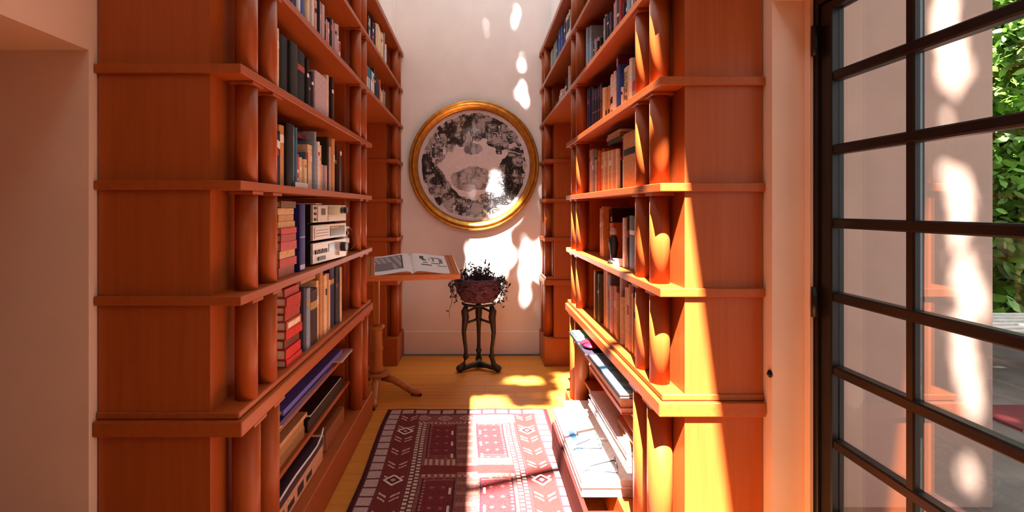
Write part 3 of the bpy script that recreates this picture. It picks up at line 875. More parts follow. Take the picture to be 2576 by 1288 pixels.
link('blade', box_py('blade', -0.014, 0.014, -0.26, 0.26, 0.0004, 0.0034), cloth('4f7fc4'), r)
link('bevelled_edge', box_py('bevelled_edge', -0.020, -0.0142, -0.26, 0.26, 0.0004, 0.0022), cloth('8fb0e0'), r)
r = thing('envelope', 'cream envelope lying under the ruler on the white atlas', 'envelope', (XB + 0.04, 2.62, zt), None, 0.1)
link('envelope_body', box_py('envelope_body', -0.03, 0.07, -0.07, 0.045, 0.0002, 0.0026 - 0.0022), cloth('d8c4a0'), r)
link('flap', box_py('flap', -0.02, 0.06, -0.0, 0.04, 0.0005, 0.0008), cloth('ccb890'), r)
for nm, lab, (x0, y0), rz in (('spectacles', 'dark spectacles folded beside the ruler on the white atlas', (0.615, 2.68), 0.1), ('spectacles', 'dark spectacles with one arm reaching to the open edge of the white atlas', (0.64, 2.44), -0.12)):
    r = thing(nm, lab, 'spectacles', (x0, y0, zt + 0.001), 'spectacles left on the white atlas', rz)
    bm = bmesh.new()
    add_tube(bm, [(0.02, -0.06, 0.006), (-0.05, -0.055, 0.008), (-0.10, -0.05, 0.010), (-0.125, -0.055, 0.006), (-0.135, -0.065, 0.003)], 0.0028, 6)
    link('temple', bm_mesh(bm, 'temple', True), M_BLK, r)
    bm = bmesh.new()
    add_tube(bm, [(0.02, 0.06, 0.006), (-0.04, 0.03, 0.004), (-0.09, 0.0, 0.003), (-0.11, -0.01, 0.003)], 0.0028, 6)
    link('temple', bm_mesh(bm, 'temple', True), M_BLK, r)
    for s in (-1, 1):
        bm = bmesh.new()
        ring = [(0.022, s * 0.033 + 0.024 * math.cos(a), 0.022 + 0.018 * math.sin(a)) for a in [2 * math.pi * k / 16 for k in range(17)]]
        add_tube(bm, ring, 0.0022, 6, cap=False)
        link('rim', bm_mesh(bm, 'rim', True), M_BLK, r)
        bm = bmesh.new(); add_lathe(bm, [(0.0225, 0.0214), (0.0225, 0.0226)], 16, (s * 0.033, 0.022), 'Y')
        me = bm_mesh(bm, 'lens'); me.transform(Matrix.Rotation(-math.pi / 2, 4, 'Z') @ Matrix.Identity(4))
        link('lens', me, M_GLASS, r)
# dark red board carrying the overhang of the big books
r = thing('book_support', 'dark red wooden support board standing on the floor under the large white books', 'support', (0.50, 2.75, 0))
link('board', box_py('board', -0.034, -0.012, -0.62, 0.42, 0.0142, 0.1745), M_DKRED, r)
for y in (-0.5, 0.3):
    link('batten', box_py('batten', -0.0118, 0.13, y - 0.015, y + 0.015, 0.13, 0.16), M_DKRED, r)
    link('foot', box_py('foot', -0.034, -0.012, y - 0.05, y + 0.05, 0.0102, 0.014), M_DKRED, r)

# ------------------------------------------------------------------ rug
RX0, RX1, RY0, RY1 = -0.640, 0.535, 1.02, 3.795
NU, NV = 264, 600
gu = (np.arange(NU) + 0.5) / NU * (RX1 - RX0)
gv = (np.arange(NV) + 0.5) / NV * (RY1 - RY0)          # distance from the near end
Ug, Vg = np.meshgrid(gu, gv, indexing='ij')
Wd, Ln = RX1 - RX0, RY1 - RY0
ds = np.minimum(Ug, Wd - Ug)
de = np.minimum(Vg, Ln - Vg)
rs = np.random.RandomState(4)
C = lambda h: np.array(lin(h)[:3])
DARK, MAR, TAN, PINK, PUR, SAND = C('3a1a20'), C('64292a'), C('a5868a'), C('b89090'), C('42222e'), C('a8827a')
img = np.zeros((NU, NV, 3)) + C('6a3038')


def put(mask, col):
    img[mask] = col


VV = Ln - Vg                                              # distance from the far end
put(ds < 0.024, DARK)
# boxed border along the sides
bx = (ds >= 0.024) & (ds < 0.108)
put(bx, C('56262e'))
put(bx & (ds > 0.032) & (ds < 0.101) & ((VV % 0.088) > 0.013), TAN)
# maroon band with chevrons and diamonds
mb = (ds >= 0.112) & (ds < 0.248)
put(mb, MAR)
um = np.abs(ds - 0.18)
ch = (VV + um * 0.9) % 0.165
put(mb & (um < 0.055) & (um > 0.012) & ((ch < 0.016) | ((ch > 0.04) & (ch < 0.053))), PINK)
vd = np.abs(((VV - 0.37) % 0.62) - 0.0)
vd = np.minimum(vd, 0.62 - vd)
dm = um + vd
put(mb & (dm < 0.062), C('50141c'))
put(mb & (dm < 0.058) & (dm > 0.042), C('c8b4b4'))
put(mb & (dm < 0.018), TAN)
# ladder strip
lb = (ds >= 0.254) & (ds < 0.322)
put(lb, C('5c2a30'))
put(lb & (np.abs(ds - 0.272) < 0.011) & ((VV % 0.034) > 0.014), C('b49c92'))
put(lb & (np.abs(ds - 0.304) < 0.011) & (((VV + 0.015) % 0.034) > 0.014), C('b49c92'))
# field with crimson rectangles
fd = ds >= 0.322
put(fd, C('7a4a48'))
put(fd & (rs.rand(NU, NV) < 0.30), C('623438'))
per = (VV - 0.265) % 0.70
rc = fd & (ds > 0.345) & (ds < 0.512) & (per < 0.47) & (VV > 0.2)
put(fd & (ds > 0.338) & (ds < 0.519) & (per < 0.475) & (VV > 0.2), PUR)
put(rc, C('68282e'))
put(rc & (rs.rand(NU, NV) < 0.2), C('542026'))
put(rc & (np.abs(((per - 0.235) % 0.094) - 0.047) + np.abs(((ds - 0.43) % 0.06) - 0.03) < 0.014), C('8a4a48'))
put(rc & (np.abs(per - 0.235) > 0.205) & ((VV % 0.02) < 0.008), C('8a4a48'))
put(rc & (ds < 0.362) & ((VV % 0.03) < 0.012), C('94605a'))
put(rc & (ds > 0.49) & (ds < 0.503) & ((per % 0.16) > 0.10), C('c0a8a4'))
put(fd & (per >= 0.49) & (per < 0.56) & (((Ug * 60).astype(int) % 2) == 0) & (ds > 0.338) & (ds < 0.53), SAND)
put(fd & (per >= 0.565) & (per < 0.655), C('66282a'))
put(fd & (per >= 0.66) & (per < 0.69) & (((Ug * 60).astype(int) % 2) == 0), SAND)
put((ds > 0.53) & (((VV * 30).astype(int) % 3) == 0), C('8a5c54'))
# end bands
eb = (de < 0.105) & (ds > 0.108)
put(eb, C('5a2832'))
put(eb & (de > 0.02) & (de < 0.085) & ((Ug % 0.098) > 0.016), TAN)
eb2 = (de >= 0.105) & (de < 0.245) & (ds > 0.25)
put(eb2, C('7c4a4e'))
put(eb2 & (rs.rand(NU, NV) < 0.3), C('653238'))
dd = np.abs(((Ug - 0.06) % 0.15) - 0.075) * 0.8 + np.abs(de - 0.16)
put(eb2 & (dd < 0.045) & (dd > 0.03), SAND)
put(eb2 & (dd < 0.014), SAND)
put(eb2 & (de > 0.225) & (((Ug * 70).astype(int) % 2) == 0), SAND)
put(de < 0.012, DARK)
img *= (0.82 + 0.36 * rs.rand(NU, NV, 1)) * np.array([1.0, 1.08, 0.92])
M_RUG = attr_mat('kilim_weave', 0.95, bump=0.35, spec=0.1)


def colour_grid(name, xs, ys, cols, fn):
    """grid mesh whose faces carry the colours in cols (nu, nv, 3); fn maps (u, v) arrays to xyz"""
    nu, nv = cols.shape[:2]
    UU, VV2 = np.meshgrid(xs, ys, indexing='ij')
    co = fn(UU.ravel(), VV2.ravel())
    idx = np.arange((nu + 1) * (nv + 1)).reshape(nu + 1, nv + 1)
    f = np.stack([idx[:-1, :-1], idx[1:, :-1], idx[1:, 1:], idx[:-1, 1:]], -1).reshape(-1, 4)
    return co, f, cols.reshape(-1, 3)


def colour_mesh(name, co, f, cols):
    me = bpy.data.meshes.new(name)
    me.vertices.add(len(co)); me.vertices.foreach_set('co', np.ascontiguousarray(co, dtype=np.float32).ravel())
    me.loops.add(len(f) * 4); me.loops.foreach_set('vertex_index', np.ascontiguousarray(f, dtype=np.int32).ravel())
    me.polygons.add(len(f)); me.polygons.foreach_set('loop_start', np.arange(0, len(f) * 4, 4, dtype=np.int32))
    at = me.color_attributes.new('print', 'FLOAT_COLOR', 'CORNER')
    c4 = np.ones((len(f), 4), dtype=np.float32); c4[:, :3] = cols
    at.data.foreach_set('color', np.repeat(c4, 4, axis=0).ravel())
    me.update(); me.validate()
    return me


xs = np.linspace(RX0, RX1, NU + 1)
ys = np.linspace(RY0, RY1, NV + 1)
rugf = lambda u, v: np.stack([u + 0.006 * np.sin(v * 5) + (v - 2.5) * -0.012, v + 0.004 * np.sin(u * 9) + 0.012 * (u), 0.0095 + 0.0012 * np.sin(u * 21 + v * 13)], -1)
co, f, cc = colour_grid('weave', xs, ys, img, rugf)
rug = thing('rug', 'red and purple woven kilim rug with boxed border on the floor', 'rug', (0, 2.4, 0))
o = link('weave', colour_mesh('weave', co, f, cc), M_RUG, rug); o.location = (0, -2.4, 0)
# rug body and selvedge under the weave
bm = bmesh.new()
rim = [(0, v) for v in np.linspace(0, 1, 40)] + [(u, 1) for u in np.linspace(0, 1, 20)[1:]] + [(1, v) for v in np.linspace(1, 0, 40)[1:]] + [(u, 0) for u in np.linspace(1, 0, 20)[1:-1]]
top, bot = [], []
for u, v in rim:
    p = rugf(np.array([RX0 + u * (RX1 - RX0)]), np.array([RY0 + v * (RY1 - RY0)]))[0]
    top.append(bm.verts.new((p[0], p[1] - 2.4, p[2]))); bot.append(bm.verts.new((p[0], p[1] - 2.4, 0.0008)))
for i in range(len(top)):
    j = (i + 1) % len(top)
    bm.faces.new((top[i], bot[i], bot[j], top[j]))
bm.faces.new(bot)
link('selvedge', bm_mesh(bm, 'selvedge'), cloth('3a1420'), rug)

# ------------------------------------------------------------------ round framed engraving
PX_, PZ_, R_O, R_I = -0.028, 1.934, 0.664, 0.575
pic = thing('round_picture', 'large round gilt framed black and white engraving hanging on the end wall', 'picture', (PX_, YW - 0.004, PZ_ - R_O))
def plathe(name, mat, prof, seg=96, close=False):
    bm = bmesh.new(); add_lathe(bm, prof, seg, (0, R_O), 'Y', close)
    return link(name, bm_mesh(bm, name, True), mat, pic)
plathe('frame', M_GOLD, [(R_O, 0), (R_O, -0.045), (R_O - 0.006, -0.060), (R_O - 0.016, -0.064), (R_O - 0.020, -0.056), (R_O - 0.028, -0.058), (R_O - 0.040, -0.078), (R_O - 0.055, -0.080),
                         (R_O - 0.062, -0.070), (R_O - 0.066, -0.070), (R_O - 0.074, -0.064), (R_O - 0.080, -0.058), (R_I + 0.004, -0.052), (R_I, -0.046), (R_I, -0.02), (R_I, 0)], close=True)
plathe('backing', M_PAPER, [(R_I - 0.001, -0.004), (R_I - 0.001, -0.010)])
# engraving: ring of dark tumbling shapes round a pale centre, a small group floating low in the middle
N = 330
g = (np.arange(N) + 0.5) / N * 2 - 1
GX, GZ = np.meshgrid(g, g, indexing='ij')
prs = np.random.RandomState(11)


def vnoise(n, sc, seed):
    r_ = np.random.RandomState(seed); k = int(sc) + 2
    t = r_.rand(k, k); c = np.linspace(0, sc * 0.999, n); i = c.astype(int); fr = c - i; fr = fr * fr * (3 - 2 * fr)
    a = t[np.ix_(i, i)] * (1 - fr)[:, None] + t[np.ix_(i + 1, i)] * fr[:, None]
    b = t[np.ix_(i, i + 1)] * (1 - fr)[:, None] + t[np.ix_(i + 1, i + 1)] * fr[:, None]
    return a * (1 - fr)[None, :] + b * fr[None, :]


rr = np.hypot(GX, GZ)
th_ = np.arctan2(GZ, GX)
n1, n2, n3, n4 = vnoise(N, 11, 1), vnoise(N, 22, 2), vnoise(N, 44, 3), vnoise(N, 90, 4)
rin = 0.54 + 0.22 * (vnoise(N, 10, 9) - 0.5) + 0.10 * (vnoise(N, 26, 10) - 0.5) - 0.06 * (GZ > 0.2) * (np.abs(GX) < 0.5)
val = np.full((N, N), 0.74)
val += 0.05 * (n1 - 0.5)
ring = (rr > rin) & (rr < 0.93 + 0.05 * (n2 - 0.5))
fig = 0.45 * n1 + 0.9 * np.abs(n2 - 0.5) + 0.55 * np.abs(n3 - 0.5)
dark = np.clip((fig - 0.30) / 0.34, 0, 1)
val = np.where(ring, 0.012 + 0.42 * dark ** 2.8, val)
hl = ring & (np.abs(n2 - 0.5) < 0.035) & (n1 > 0.45)
val = np.where(hl, 0.62, val)
val = np.where(ring & (np.abs(n3 - 0.5) < 0.02) & (n4 > 0.5), 0.40, val)
gz = GZ + 0.24; gx = GX + 0.02
low = (gx / 0.36) ** 2 + (gz / 0.20) ** 2 < 0.75 + 0.7 * n2
val = np.where(low, 0.09 + 0.40 * np.clip((fig - 0.2) / 0.4, 0, 1), val)
up = ((GX + 0.02) / 0.17) ** 2 + ((GZ - 0.30) / 0.10) ** 2 < 0.7 + 0.6 * n3
val = np.where(up, 0.12 + 0.30 * dark, val)
bal = (rr > 0.875) & (rr < 0.955) & ((th_ * 40 / math.pi).astype(int) % 2 == 0) & (np.sin(th_ * 3 + 0.6) > -0.1)
val = np.where(bal & (val < 0.3), 0.55, val)
val = np.where(rr > 0.965, 0.78, val)
val *= 0.92 + 0.16 * n4
cols = np.stack([val * 1.02, val * 0.90, val * 0.92], -1)
g1 = np.linspace(-1, 1, N + 1)
co, f, cc = colour_grid('print', g1, g1, cols, lambda u, v: np.stack([u * (R_I - 0.002), np.full_like(u, -0.0135), v * (R_I - 0.002) + R_O], -1))
keep = (rr.reshape(-1) < 0.997)
o = link('engraving', colour_mesh('engraving', co, f[keep], cc[keep]), attr_mat('engraving_print', 0.7), pic)
plathe('glazing', glass_mat('picture_glass', (0.98, 0.98, 0.98, 1), 1.4, 0.35), [(R_I - 0.001, -0.030), (R_I - 0.001, -0.033)])

# ------------------------------------------------------------------ lectern
LXc, LYc = -0.815, 4.16
lec = thing('lectern', 'wooden pedestal lectern on curved feet standing in the passage opening', 'lectern', (LXc, LYc, 0))
lathe('pedestal', M_OAK, lec, [(0.03, 0.17), (0.062, 0.175), (0.060, 0.20), (0.052, 0.215), (0.050, 0.34), (0.056, 0.35), (0.056, 0.365), (0.050, 0.375), (0.047, 0.47), (0.052, 0.485), (0.046, 0.50), (0.058, 0.515), (0.066, 0.525), (0.066, 0.545), (0.03, 0.55)], 20)
bm = bmesh.new(); add_box(bm, -0.024, 0.024, -0.024, 0.024, 0.551, 0.99, 0.003); link('post', bm_mesh(bm, 'post'), M_OAK, lec)
bm = bmesh.new(); add_lathe(bm, [(0.10, 0.145), (0.115, 0.150), (0.115, 0.163), (0.09, 0.1695)], 24); link('hub', bm_mesh(bm, 'hub', False), M_OAK, lec)
for a in (-12, -82, 100, 190):
    d = Vector((math.cos(math.radians(a)), math.sin(math.radians(a)), 0))
    pts = [d * 0.05 + Vector((0, 0, 0.125)), d * 0.14 + Vector((0, 0, 0.118)), d * 0.22 + Vector((0, 0, 0.082)), d * 0.29 + Vector((0, 0, 0.042)), d * 0.345 + Vector((0, 0, 0.026)), d * 0.37 + Vector((0, 0, 0.030))]
    ft = tube('foot', M_OAK, lec, pts, [0.026, 0.030, 0.028, 0.025, 0.026, 0.018], 10)
    tube('toe_cap', M_BRONZE, ft, [d * 0.30 + Vector((0, 0, 0.012)), d * 0.385 + Vector((0, 0, 0.012))], 0.0115, 8)
# sloping board: built flat, then tilted and turned about the post
BT, BRZ = math.radians(15), math.radians(11)
bmat = Matrix.Translation((0.16, -0.04, 1.025)) @ Matrix.Rotation(BRZ, 4, 'Z') @ Matrix.Rotation(BT, 4, 'X')


def on_board(name, me, mat, parent=lec):
    me.transform(bmat)
    return link(name, me, mat, parent)


bm = bmesh.new(); add_box(bm, -0.44, 0.495, -0.215, 0.215, -0.014, 0.014, 0.004); on_board('reading_board', bm_mesh(bm, 'reading_board'), M_OAKX)
bm = bmesh.new(); add_box(bm, -0.44, 0.495, -0.235, -0.2155, -0.022, 0.022, 0.003); on_board('book_rest', bm_mesh(bm, 'book_rest'), M_OAKX)
bm = bmesh.new(); add_box(bm, -0.26, -0.06, -0.10, 0.18, -0.034, -0.0145, 0.003); on_board('bracket', bm_mesh(bm, 'bracket'), M_OAK)
# open book
ob = thing('open_book', 'large open picture book with printed plates lying on the lectern', 'book', (LXc, LYc, 1.04))
oinv = Matrix.Translation((0, 0, -1.04))
BX0, BXM, BX1 = -0.19, 0.125, 0.445


def page_z(x):
    if x < BXM:
        t = (BXM - x) / (BXM - BX0)
    else:
        t = (x - BXM) / (BX1 - BXM)
    return 0.0165 + 0.030 * (math.sin(math.pi * min(1, t * 1.05) ** 0.55) if t < 0.95 else math.sin(math.pi * 0.9975 ** 0.55)) * (1 - t) + 0.006 * (1 - t) + (0.0 if t > 0.04 else -0.006)


NUp, NVp = 150, 90
xs_ = np.linspace(BX0, BX1, NUp + 1); ys_ = np.linspace(-0.212, 0.19, NVp + 1)
pc = np.full((NUp, NVp, 3), 0.0) + np.array([0.74, 0.68, 0.66])
xm = (xs_[:-1] + xs_[1:]) / 2; ym = (ys_[:-1] + ys_[1:]) / 2
XX, YY = np.meshgrid(xm, ym, indexing='ij')
pn = np.random.RandomState(2)
grey = np.array([0.19, 0.165, 0.175]); dk = np.array([0.07, 0.06, 0.07])
pl = (XX > -0.16) & (XX < 0.06) & (YY > -0.14) & (YY < 0.165)
pc[pl] = np.array([0.36, 0.31, 0.32])
pc[pl & (((XX * 70 + YY * 20).astype(int) % 3) == 0)] = grey
pc[pl & (XX < -0.02) & (YY < 0.02)] = grey
pc[pl & (XX > 0.048)] = dk
pc[pl & (YY > 0.152)] = grey
pc[pl & (YY < -0.128) & (XX > 0.0)] = dk
for x0, x1, y0, y1, col in ((0.20, 0.235, 0.06, 0.13, dk), (0.215, 0.25, 0.03, 0.06, dk), (0.22, 0.26, -0.02, 0.0, dk), (0.29, 0.36, -0.02, 0.0, dk), (0.205, 0.29, -0.075, -0.05, dk),
                            (0.335, 0.41, -0.07, -0.05, grey), (0.29, 0.37, 0.10, 0.125, grey), (0.355, 0.385, 0.0, 0.10, grey), (0.30, 0.318, 0.03, 0.10, grey), (0.27, 0.285, 0.04, 0.10, np.array([.45, .4, .4]))):
    pc[(XX > x0) & (XX < x1) & (YY > y0) & (YY < y1)] = col
zf = np.vectorize(page_z)
co, f, cc = colour_grid('pages', xs_, ys_, pc, lambda u, v: np.stack([u, v, zf(u)], -1))
me = colour_mesh('open_pages', co, f, cc); me.transform(oinv @ bmat)
link('open_pages', me, attr_mat('page_print', 0.7), ob)
bm = bmesh.new()      # paper thickness below the printed surface
tp, bt = [], []
for y in (-0.2118, 0.1898):
    tp.append([bm.verts.new((x, y, page_z(x) - 0.0006)) for x in xs_[::3]])
    bt.append([bm.verts.new((x, y, 0.0172)) for x in xs_[::3]])
for i in range(len(tp[0]) - 1):
    for k, rev in ((0, False), (1, True)):
        q = (tp[k][i], bt[k][i], bt[k][i + 1], tp[k][i + 1])
        bm.faces.new(q if not rev else q[::-1])
    bm.faces.new((bt[0][i], bt[1][i], bt[1][i + 1], bt[0][i + 1]))
me = bm_mesh(bm, 'page_edges'); me.transform(oinv @ bmat); link('page_edges', me, cloth('b0673c'), ob)
bm = bmesh.new(); add_box(bm, BX0 - 0.008, BX1 + 0.008, -0.2145, 0.196, 0.0143, 0.0168); me = bm_mesh(bm, 'cover'); me.transform(oinv @ bmat); link('cover', me, cloth('8a4a26'), ob)

# ------------------------------------------------------------------ bronze tripod with a basket of dried vines
SX, SY = 0.02, 4.78
st = thing('plant_stand', 'dark bronze three-legged stand with curved legs before the white end wall', 'stand', (SX, SY, 0))
angs = [math.radians(a) for a in (-150, -30, 90)]
zr = 0.62
for a in angs:
    d = Vector((math.cos(a), math.sin(a), 0))
    V = lambda r_, z_: d * r_ + Vector((0, 0, z_))
    prof = [(0.135, 0.60, 0.016), (0.150, 0.55, 0.030), (0.140, 0.49, 0.030), (0.150, 0.43, 0.024), (0.158, 0.36, 0.019), (0.150, 0.28, 0.016), (0.138, 0.20, 0.015), (0.140, 0.12, 0.018), (0.160, 0.06, 0.022), (0.205, 0.030, 0.030), (0.225, 0.024, 0.022)]
    lg = tube('leg', M_BRONZE, st, [V(p[0], p[1]) for p in prof], [p[2] * 1.15 for p in prof], 10)
    bm = bmesh.new(); bmesh.ops.create_uvsphere(bm, u_segments=12, v_segments=8, radius=0.028, matrix=Matrix.Translation(V(0.137, 0.135))); link('knee_boss', bm_mesh(bm, 'knee_boss', True), M_BRONZE, lg)
    tube('base_arm', M_BRONZE, st, [V(0.0, 0.045), V(0.08, 0.043), V(0.15, 0.034), V(0.215, 0.024)], [0.032, 0.024, 0.024, 0.022], 10)
    tube('stretcher', M_BRONZE, st, [V(0.0, 0.47), V(0.06, 0.455), V(0.145, 0.44)], [0.016, 0.012, 0.014], 8)
    tube('stretcher', M_BRONZE, st, [V(0.0, 0.58), V(0.06, 0.565), V(0.14, 0.54)], [0.014, 0.011, 0.012], 8)
lathe('finial', M_BRONZE, st, [(0.004, 0.40), (0.014, 0.42), (0.026, 0.45), (0.018, 0.48), (0.020, 0.53), (0.028, 0.57), (0.012, 0.60), (0.004, 0.61)], 14)
bm = bmesh.new()
add_tube(bm, [(0.15 * math.cos(t), 0.15 * math.sin(t), 0.612) for t in [2 * math.pi * k / 32 for k in range(33)]], 0.012, 8, cap=False)
link('ring', bm_mesh(bm, 'ring', True), M_BRONZE, st)
# basket
bk = thing('vine_basket', 'round purple-brown basket of dried vines and twigs on the bronze stand', 'basket', (SX, SY, 0.626))
bm = bmesh.new()
prof = [(0.02, 0.0), (0.12, 0.002), (0.165, 0.03), (0.192, 0.09), (0.198, 0.15), (0.192, 0.205), (0.18, 0.222), (0.165, 0.205), (0.155, 0.17), (0.02, 0.165)]
add_lathe(bm, prof, 40)
brs = random.Random(2)
for v in bm.verts:
    rr_ = math.hypot(v.co.x, v.co.y)
    if rr_ > 0.1:
        a = math.atan2(v.co.y, v.co.x)
        k = 1 + 0.05 * math.sin(a * 9 + v.co.z * 40) + brs.uniform(-0.03, 0.03)
        v.co.x *= k; v.co.y *= k; v.co.z += brs.uniform(-0.006, 0.006) if v.co.z > 0.02 else 0
link('bowl', bm_mesh(bm, 'bowl', True), M_VINE, bk)
bm = bmesh.new()      # coils of vine wound round the bowl
for k in range(46):
    a0 = brs.uniform(0, 2 * math.pi); z0 = brs.uniform(0.03, 0.21); ln = brs.uniform(0.6, 1.8); dz = brs.uniform(-0.06, 0.06)
    pts = []
    for i in range(9):
        t = i / 8; a = a0 + ln * t; zz_ = min(0.225, max(0.02, z0 + dz * t + 0.01 * math.sin(t * 9 + k)))
        rad = 0.2 - 0.06 * max(0, (0.09 - zz_) / 0.09) + 0.006 * math.sin(t * 7 + k)
        pts.append((rad * math.cos(a), rad * math.sin(a), zz_))
    add_tube(bm, pts, brs.uniform(0.004, 0.009), 5)
link('vine_coils', bm_mesh(bm, 'vine_coils', True), M_VINE, bk)['kind'] = 'stuff'


def twig_mesh(n, fn):
    bm = bmesh.new()
    for k in range(n):
        pts, r0 = fn(k)
        add_tube(bm, pts, [r0 * (1 - 0.6 * i / (len(pts) - 1)) for i in range(len(pts))], 5)
        for j in range(brs.randint(2, 5)):              # small leaves
            i = brs.randint(1, len(pts) - 1); p = Vector(pts[i]); u = Vector((brs.uniform(-1, 1), brs.uniform(-1, 1), brs.uniform(-.3, 1))).normalized()
            w = u.cross(Vector((0.3, 0.9, 0.2))).normalized(); L = brs.uniform(0.022, 0.048)
            vs = [bm.verts.new(p + u * L * a_ + w * L * b_) for a_, b_ in ((0, 0), (0.45, 0.22), (1, 0), (0.45, -0.22))]
            bm.faces.new(vs)
    return bm


def up_twig(k):
    a = brs.uniform(0, 2 * math.pi); r_ = brs.uniform(0.0, 0.17); h = brs.choice([0.04, 0.06, 0.07, 0.09, 0.14]) * brs.uniform(0.7, 1.2)
    x, y = r_ * math.cos(a), r_ * math.sin(a)
    return [(x, y, 0.19), (x + brs.uniform(-.01, .01), y, 0.21 + h * 0.6), (x + brs.uniform(-.02, .02), y, 0.21 + h)], 0.0055


def trail(k):
    s = 1 if k % 2 else -1
    a = brs.uniform(-0.9, 0.7); a = a if s > 0 else math.pi - a
    r0 = 0.185; L = brs.choice([0.06, 0.10, 0.16, 0.22, 0.30, 0.50]) * brs.uniform(0.6, 1.1); bow = brs.uniform(0.02, 0.10); rise = brs.uniform(0.0, 0.07); ph = brs.uniform(0, 6)
    pts = []
    for i in range(8):
        t = i / 7
        r_ = r0 + bow * math.sin(min(1, t * 1.6) * math.pi * 0.7) + 0.02 * math.sin(t * 9 + ph)
        pts.append((r_ * math.cos(a + 0.1 * math.sin(5 * t + k)), r_ * math.sin(a), 0.20 + rise * math.sin(min(1, t * 3) * math.pi) - L * max(0, t - 0.15) ** 1.2))
    return pts, 0.004


link('upright_twigs', bm_mesh(twig_mesh(60, up_twig), 'upright_twigs'), M_VINE2, bk)['kind'] = 'stuff'
link('trailing_stems', bm_mesh(twig_mesh(34, trail), 'trailing_stems'), M_VINE2, bk)['kind'] = 'stuff'

# ------------------------------------------------------------------ outside the glass door
ground = struct('floor_patio', plain_mat('patio_stone', (0.10, 0.075, 0.065, 1), 0.7, noise=0.3, scale=3), 1.27, 16, -6, 16, -0.1, -0.02)
XO = 1.262
struct('wall_outside', plain_mat('plaster_mauve', (0.30, 0.20, 0.165, 1), 0.9, noise=0.06, scale=3, bump=0.03), XO, 2.62, 2.6, 2.85, -0.02, 4.6)
M_LEAF = plain_mat('leaf_green', (0.10, 0.22, 0.025, 1), 0.5, noise=0.6, scale=3)
M_BARK = plain_mat('bark', (0.10, 0.06, 0.04, 1), 0.9, noise=0.4, scale=10, bump=0.4)


def leaf_cloud(name, pts, size, mat, parent, seed, flat=1.0):
    r_ = np.random.RandomState(seed)
    n = len(pts)
    nrm = r_.normal(size=(n, 3)); nrm[:, 2] = np.abs(nrm[:, 2]) + flat
    nrm /= np.linalg.norm(nrm, axis=1)[:, None]
    t = np.cross(nrm, r_.normal(size=(n, 3))); t /= np.linalg.norm(t, axis=1)[:, None]
    b = np.cross(nrm, t)
    s = size * r_.uniform(0.7, 1.2, size=(n, 1))
    P = np.asarray(pts)
    shape = [(-1, 0), (-0.35, 0.42), (0.4, 0.36), (1, 0), (0.4, -0.36), (-0.35, -0.42)]
    co = np.concatenate([(P + t * s * a + b * s * c_)[:, None, :] for a, c_ in shape], 1).reshape(-1, 3)
    me = bpy.data.meshes.new(name)
    me.vertices.add(len(co)); me.vertices.foreach_set('co', co.astype(np.float32).ravel())
    me.loops.add(n * 6); me.loops.foreach_set('vertex_index', np.arange(n * 6, dtype=np.int32))
    me.polygons.add(n); me.polygons.foreach_set('loop_start', np.arange(0, n * 6, 6, dtype=np.int32))
    me.update()
    o = link(name, me, mat, parent); o['kind'] = 'stuff'
    return o


# hedge across the patio
hd = thing('hedge', 'tall sunlit green hedge across the patio behind the mauve outside wall', 'hedge', (7.5, 6.4, -0.02))
hr = np.random.RandomState(8)
n = 26000
hx = hr.uniform(-3.6, 4.0, n); hy = hr.uniform(-0.6, 0.5, n) + 0.25 * np.sin(hx * 2.3); hz = hr.uniform(1.05, 5.2, n)
leaf_cloud('foliage', np.stack([hx, hy, hz], -1), 0.075, M_LEAF, hd, 1, 0.3)
hx = hr.uniform(-3.6, 4.0, 9000)
leaf_cloud('inner_foliage', np.stack([hx, hr.uniform(0.2, 0.7, 9000) + 0.25 * np.sin(hx * 2.3), hr.uniform(0.1, 5.0, 9000)], -1), 0.13, M_LEAF, hd, 2, 0.1)
for k in range(9):
    tube('stem', M_BARK, hd, [(-3.4 + 0.85 * k, 0.35, 0), (-3.3 + 0.85 * k, 0.3, 1.3), (-3.45 + 0.85 * k, 0.35, 2.6)], [0.05, 0.04, 0.02], 7)
struct('wall_garden', plain_mat('garden_wall', (0.18, 0.18, 0.16, 1), 0.9, noise=0.2, scale=4), 3.2, 11.5, 7.3, 7.5, -0.02, 5.4)
# slatted garden table
gt = thing('garden_table', 'pale slatted garden table on the patio before the hedge', 'table', (5.05, 4.55, -0.02))
M_TEAK = plain_mat('weathered_slats', (0.55, 0.50, 0.46, 1), 0.6, noise=0.15, scale=20)
for k in range(8):
    link('slat', box_py('slat', -0.55, 0.75, -0.5 + k * 0.14, -0.43 + k * 0.14, 0.45, 0.475), M_TEAK, gt)
for x in (-0.52, 0.71):
    link('rail', box_py('rail', x - 0.02, x + 0.02, -0.5, 0.55, 0.41, 0.449), M_TEAK, gt)
    for y in (-0.46, 0.5):
        link('leg', box_py('leg', x - 0.025, x + 0.025, y - 0.025, y + 0.025, 0, 0.409), M_TEAK, gt)
bt_ = thing('garden_mat', 'dark red mat lying on the patio below the slatted table', 'mat', (4.0, 3.65, -0.02))
link('mat_body', box_py('mat_body', -0.3, 0.5, -0.2, 0.25, 0.0002, 0.02), cloth('5a1a20'), bt_)
link('mat_edge', box_py('mat_edge', -0.32, 0.52, -0.22, -0.2005, 0.0002, 0.022), cloth('8a7a74'), bt_)

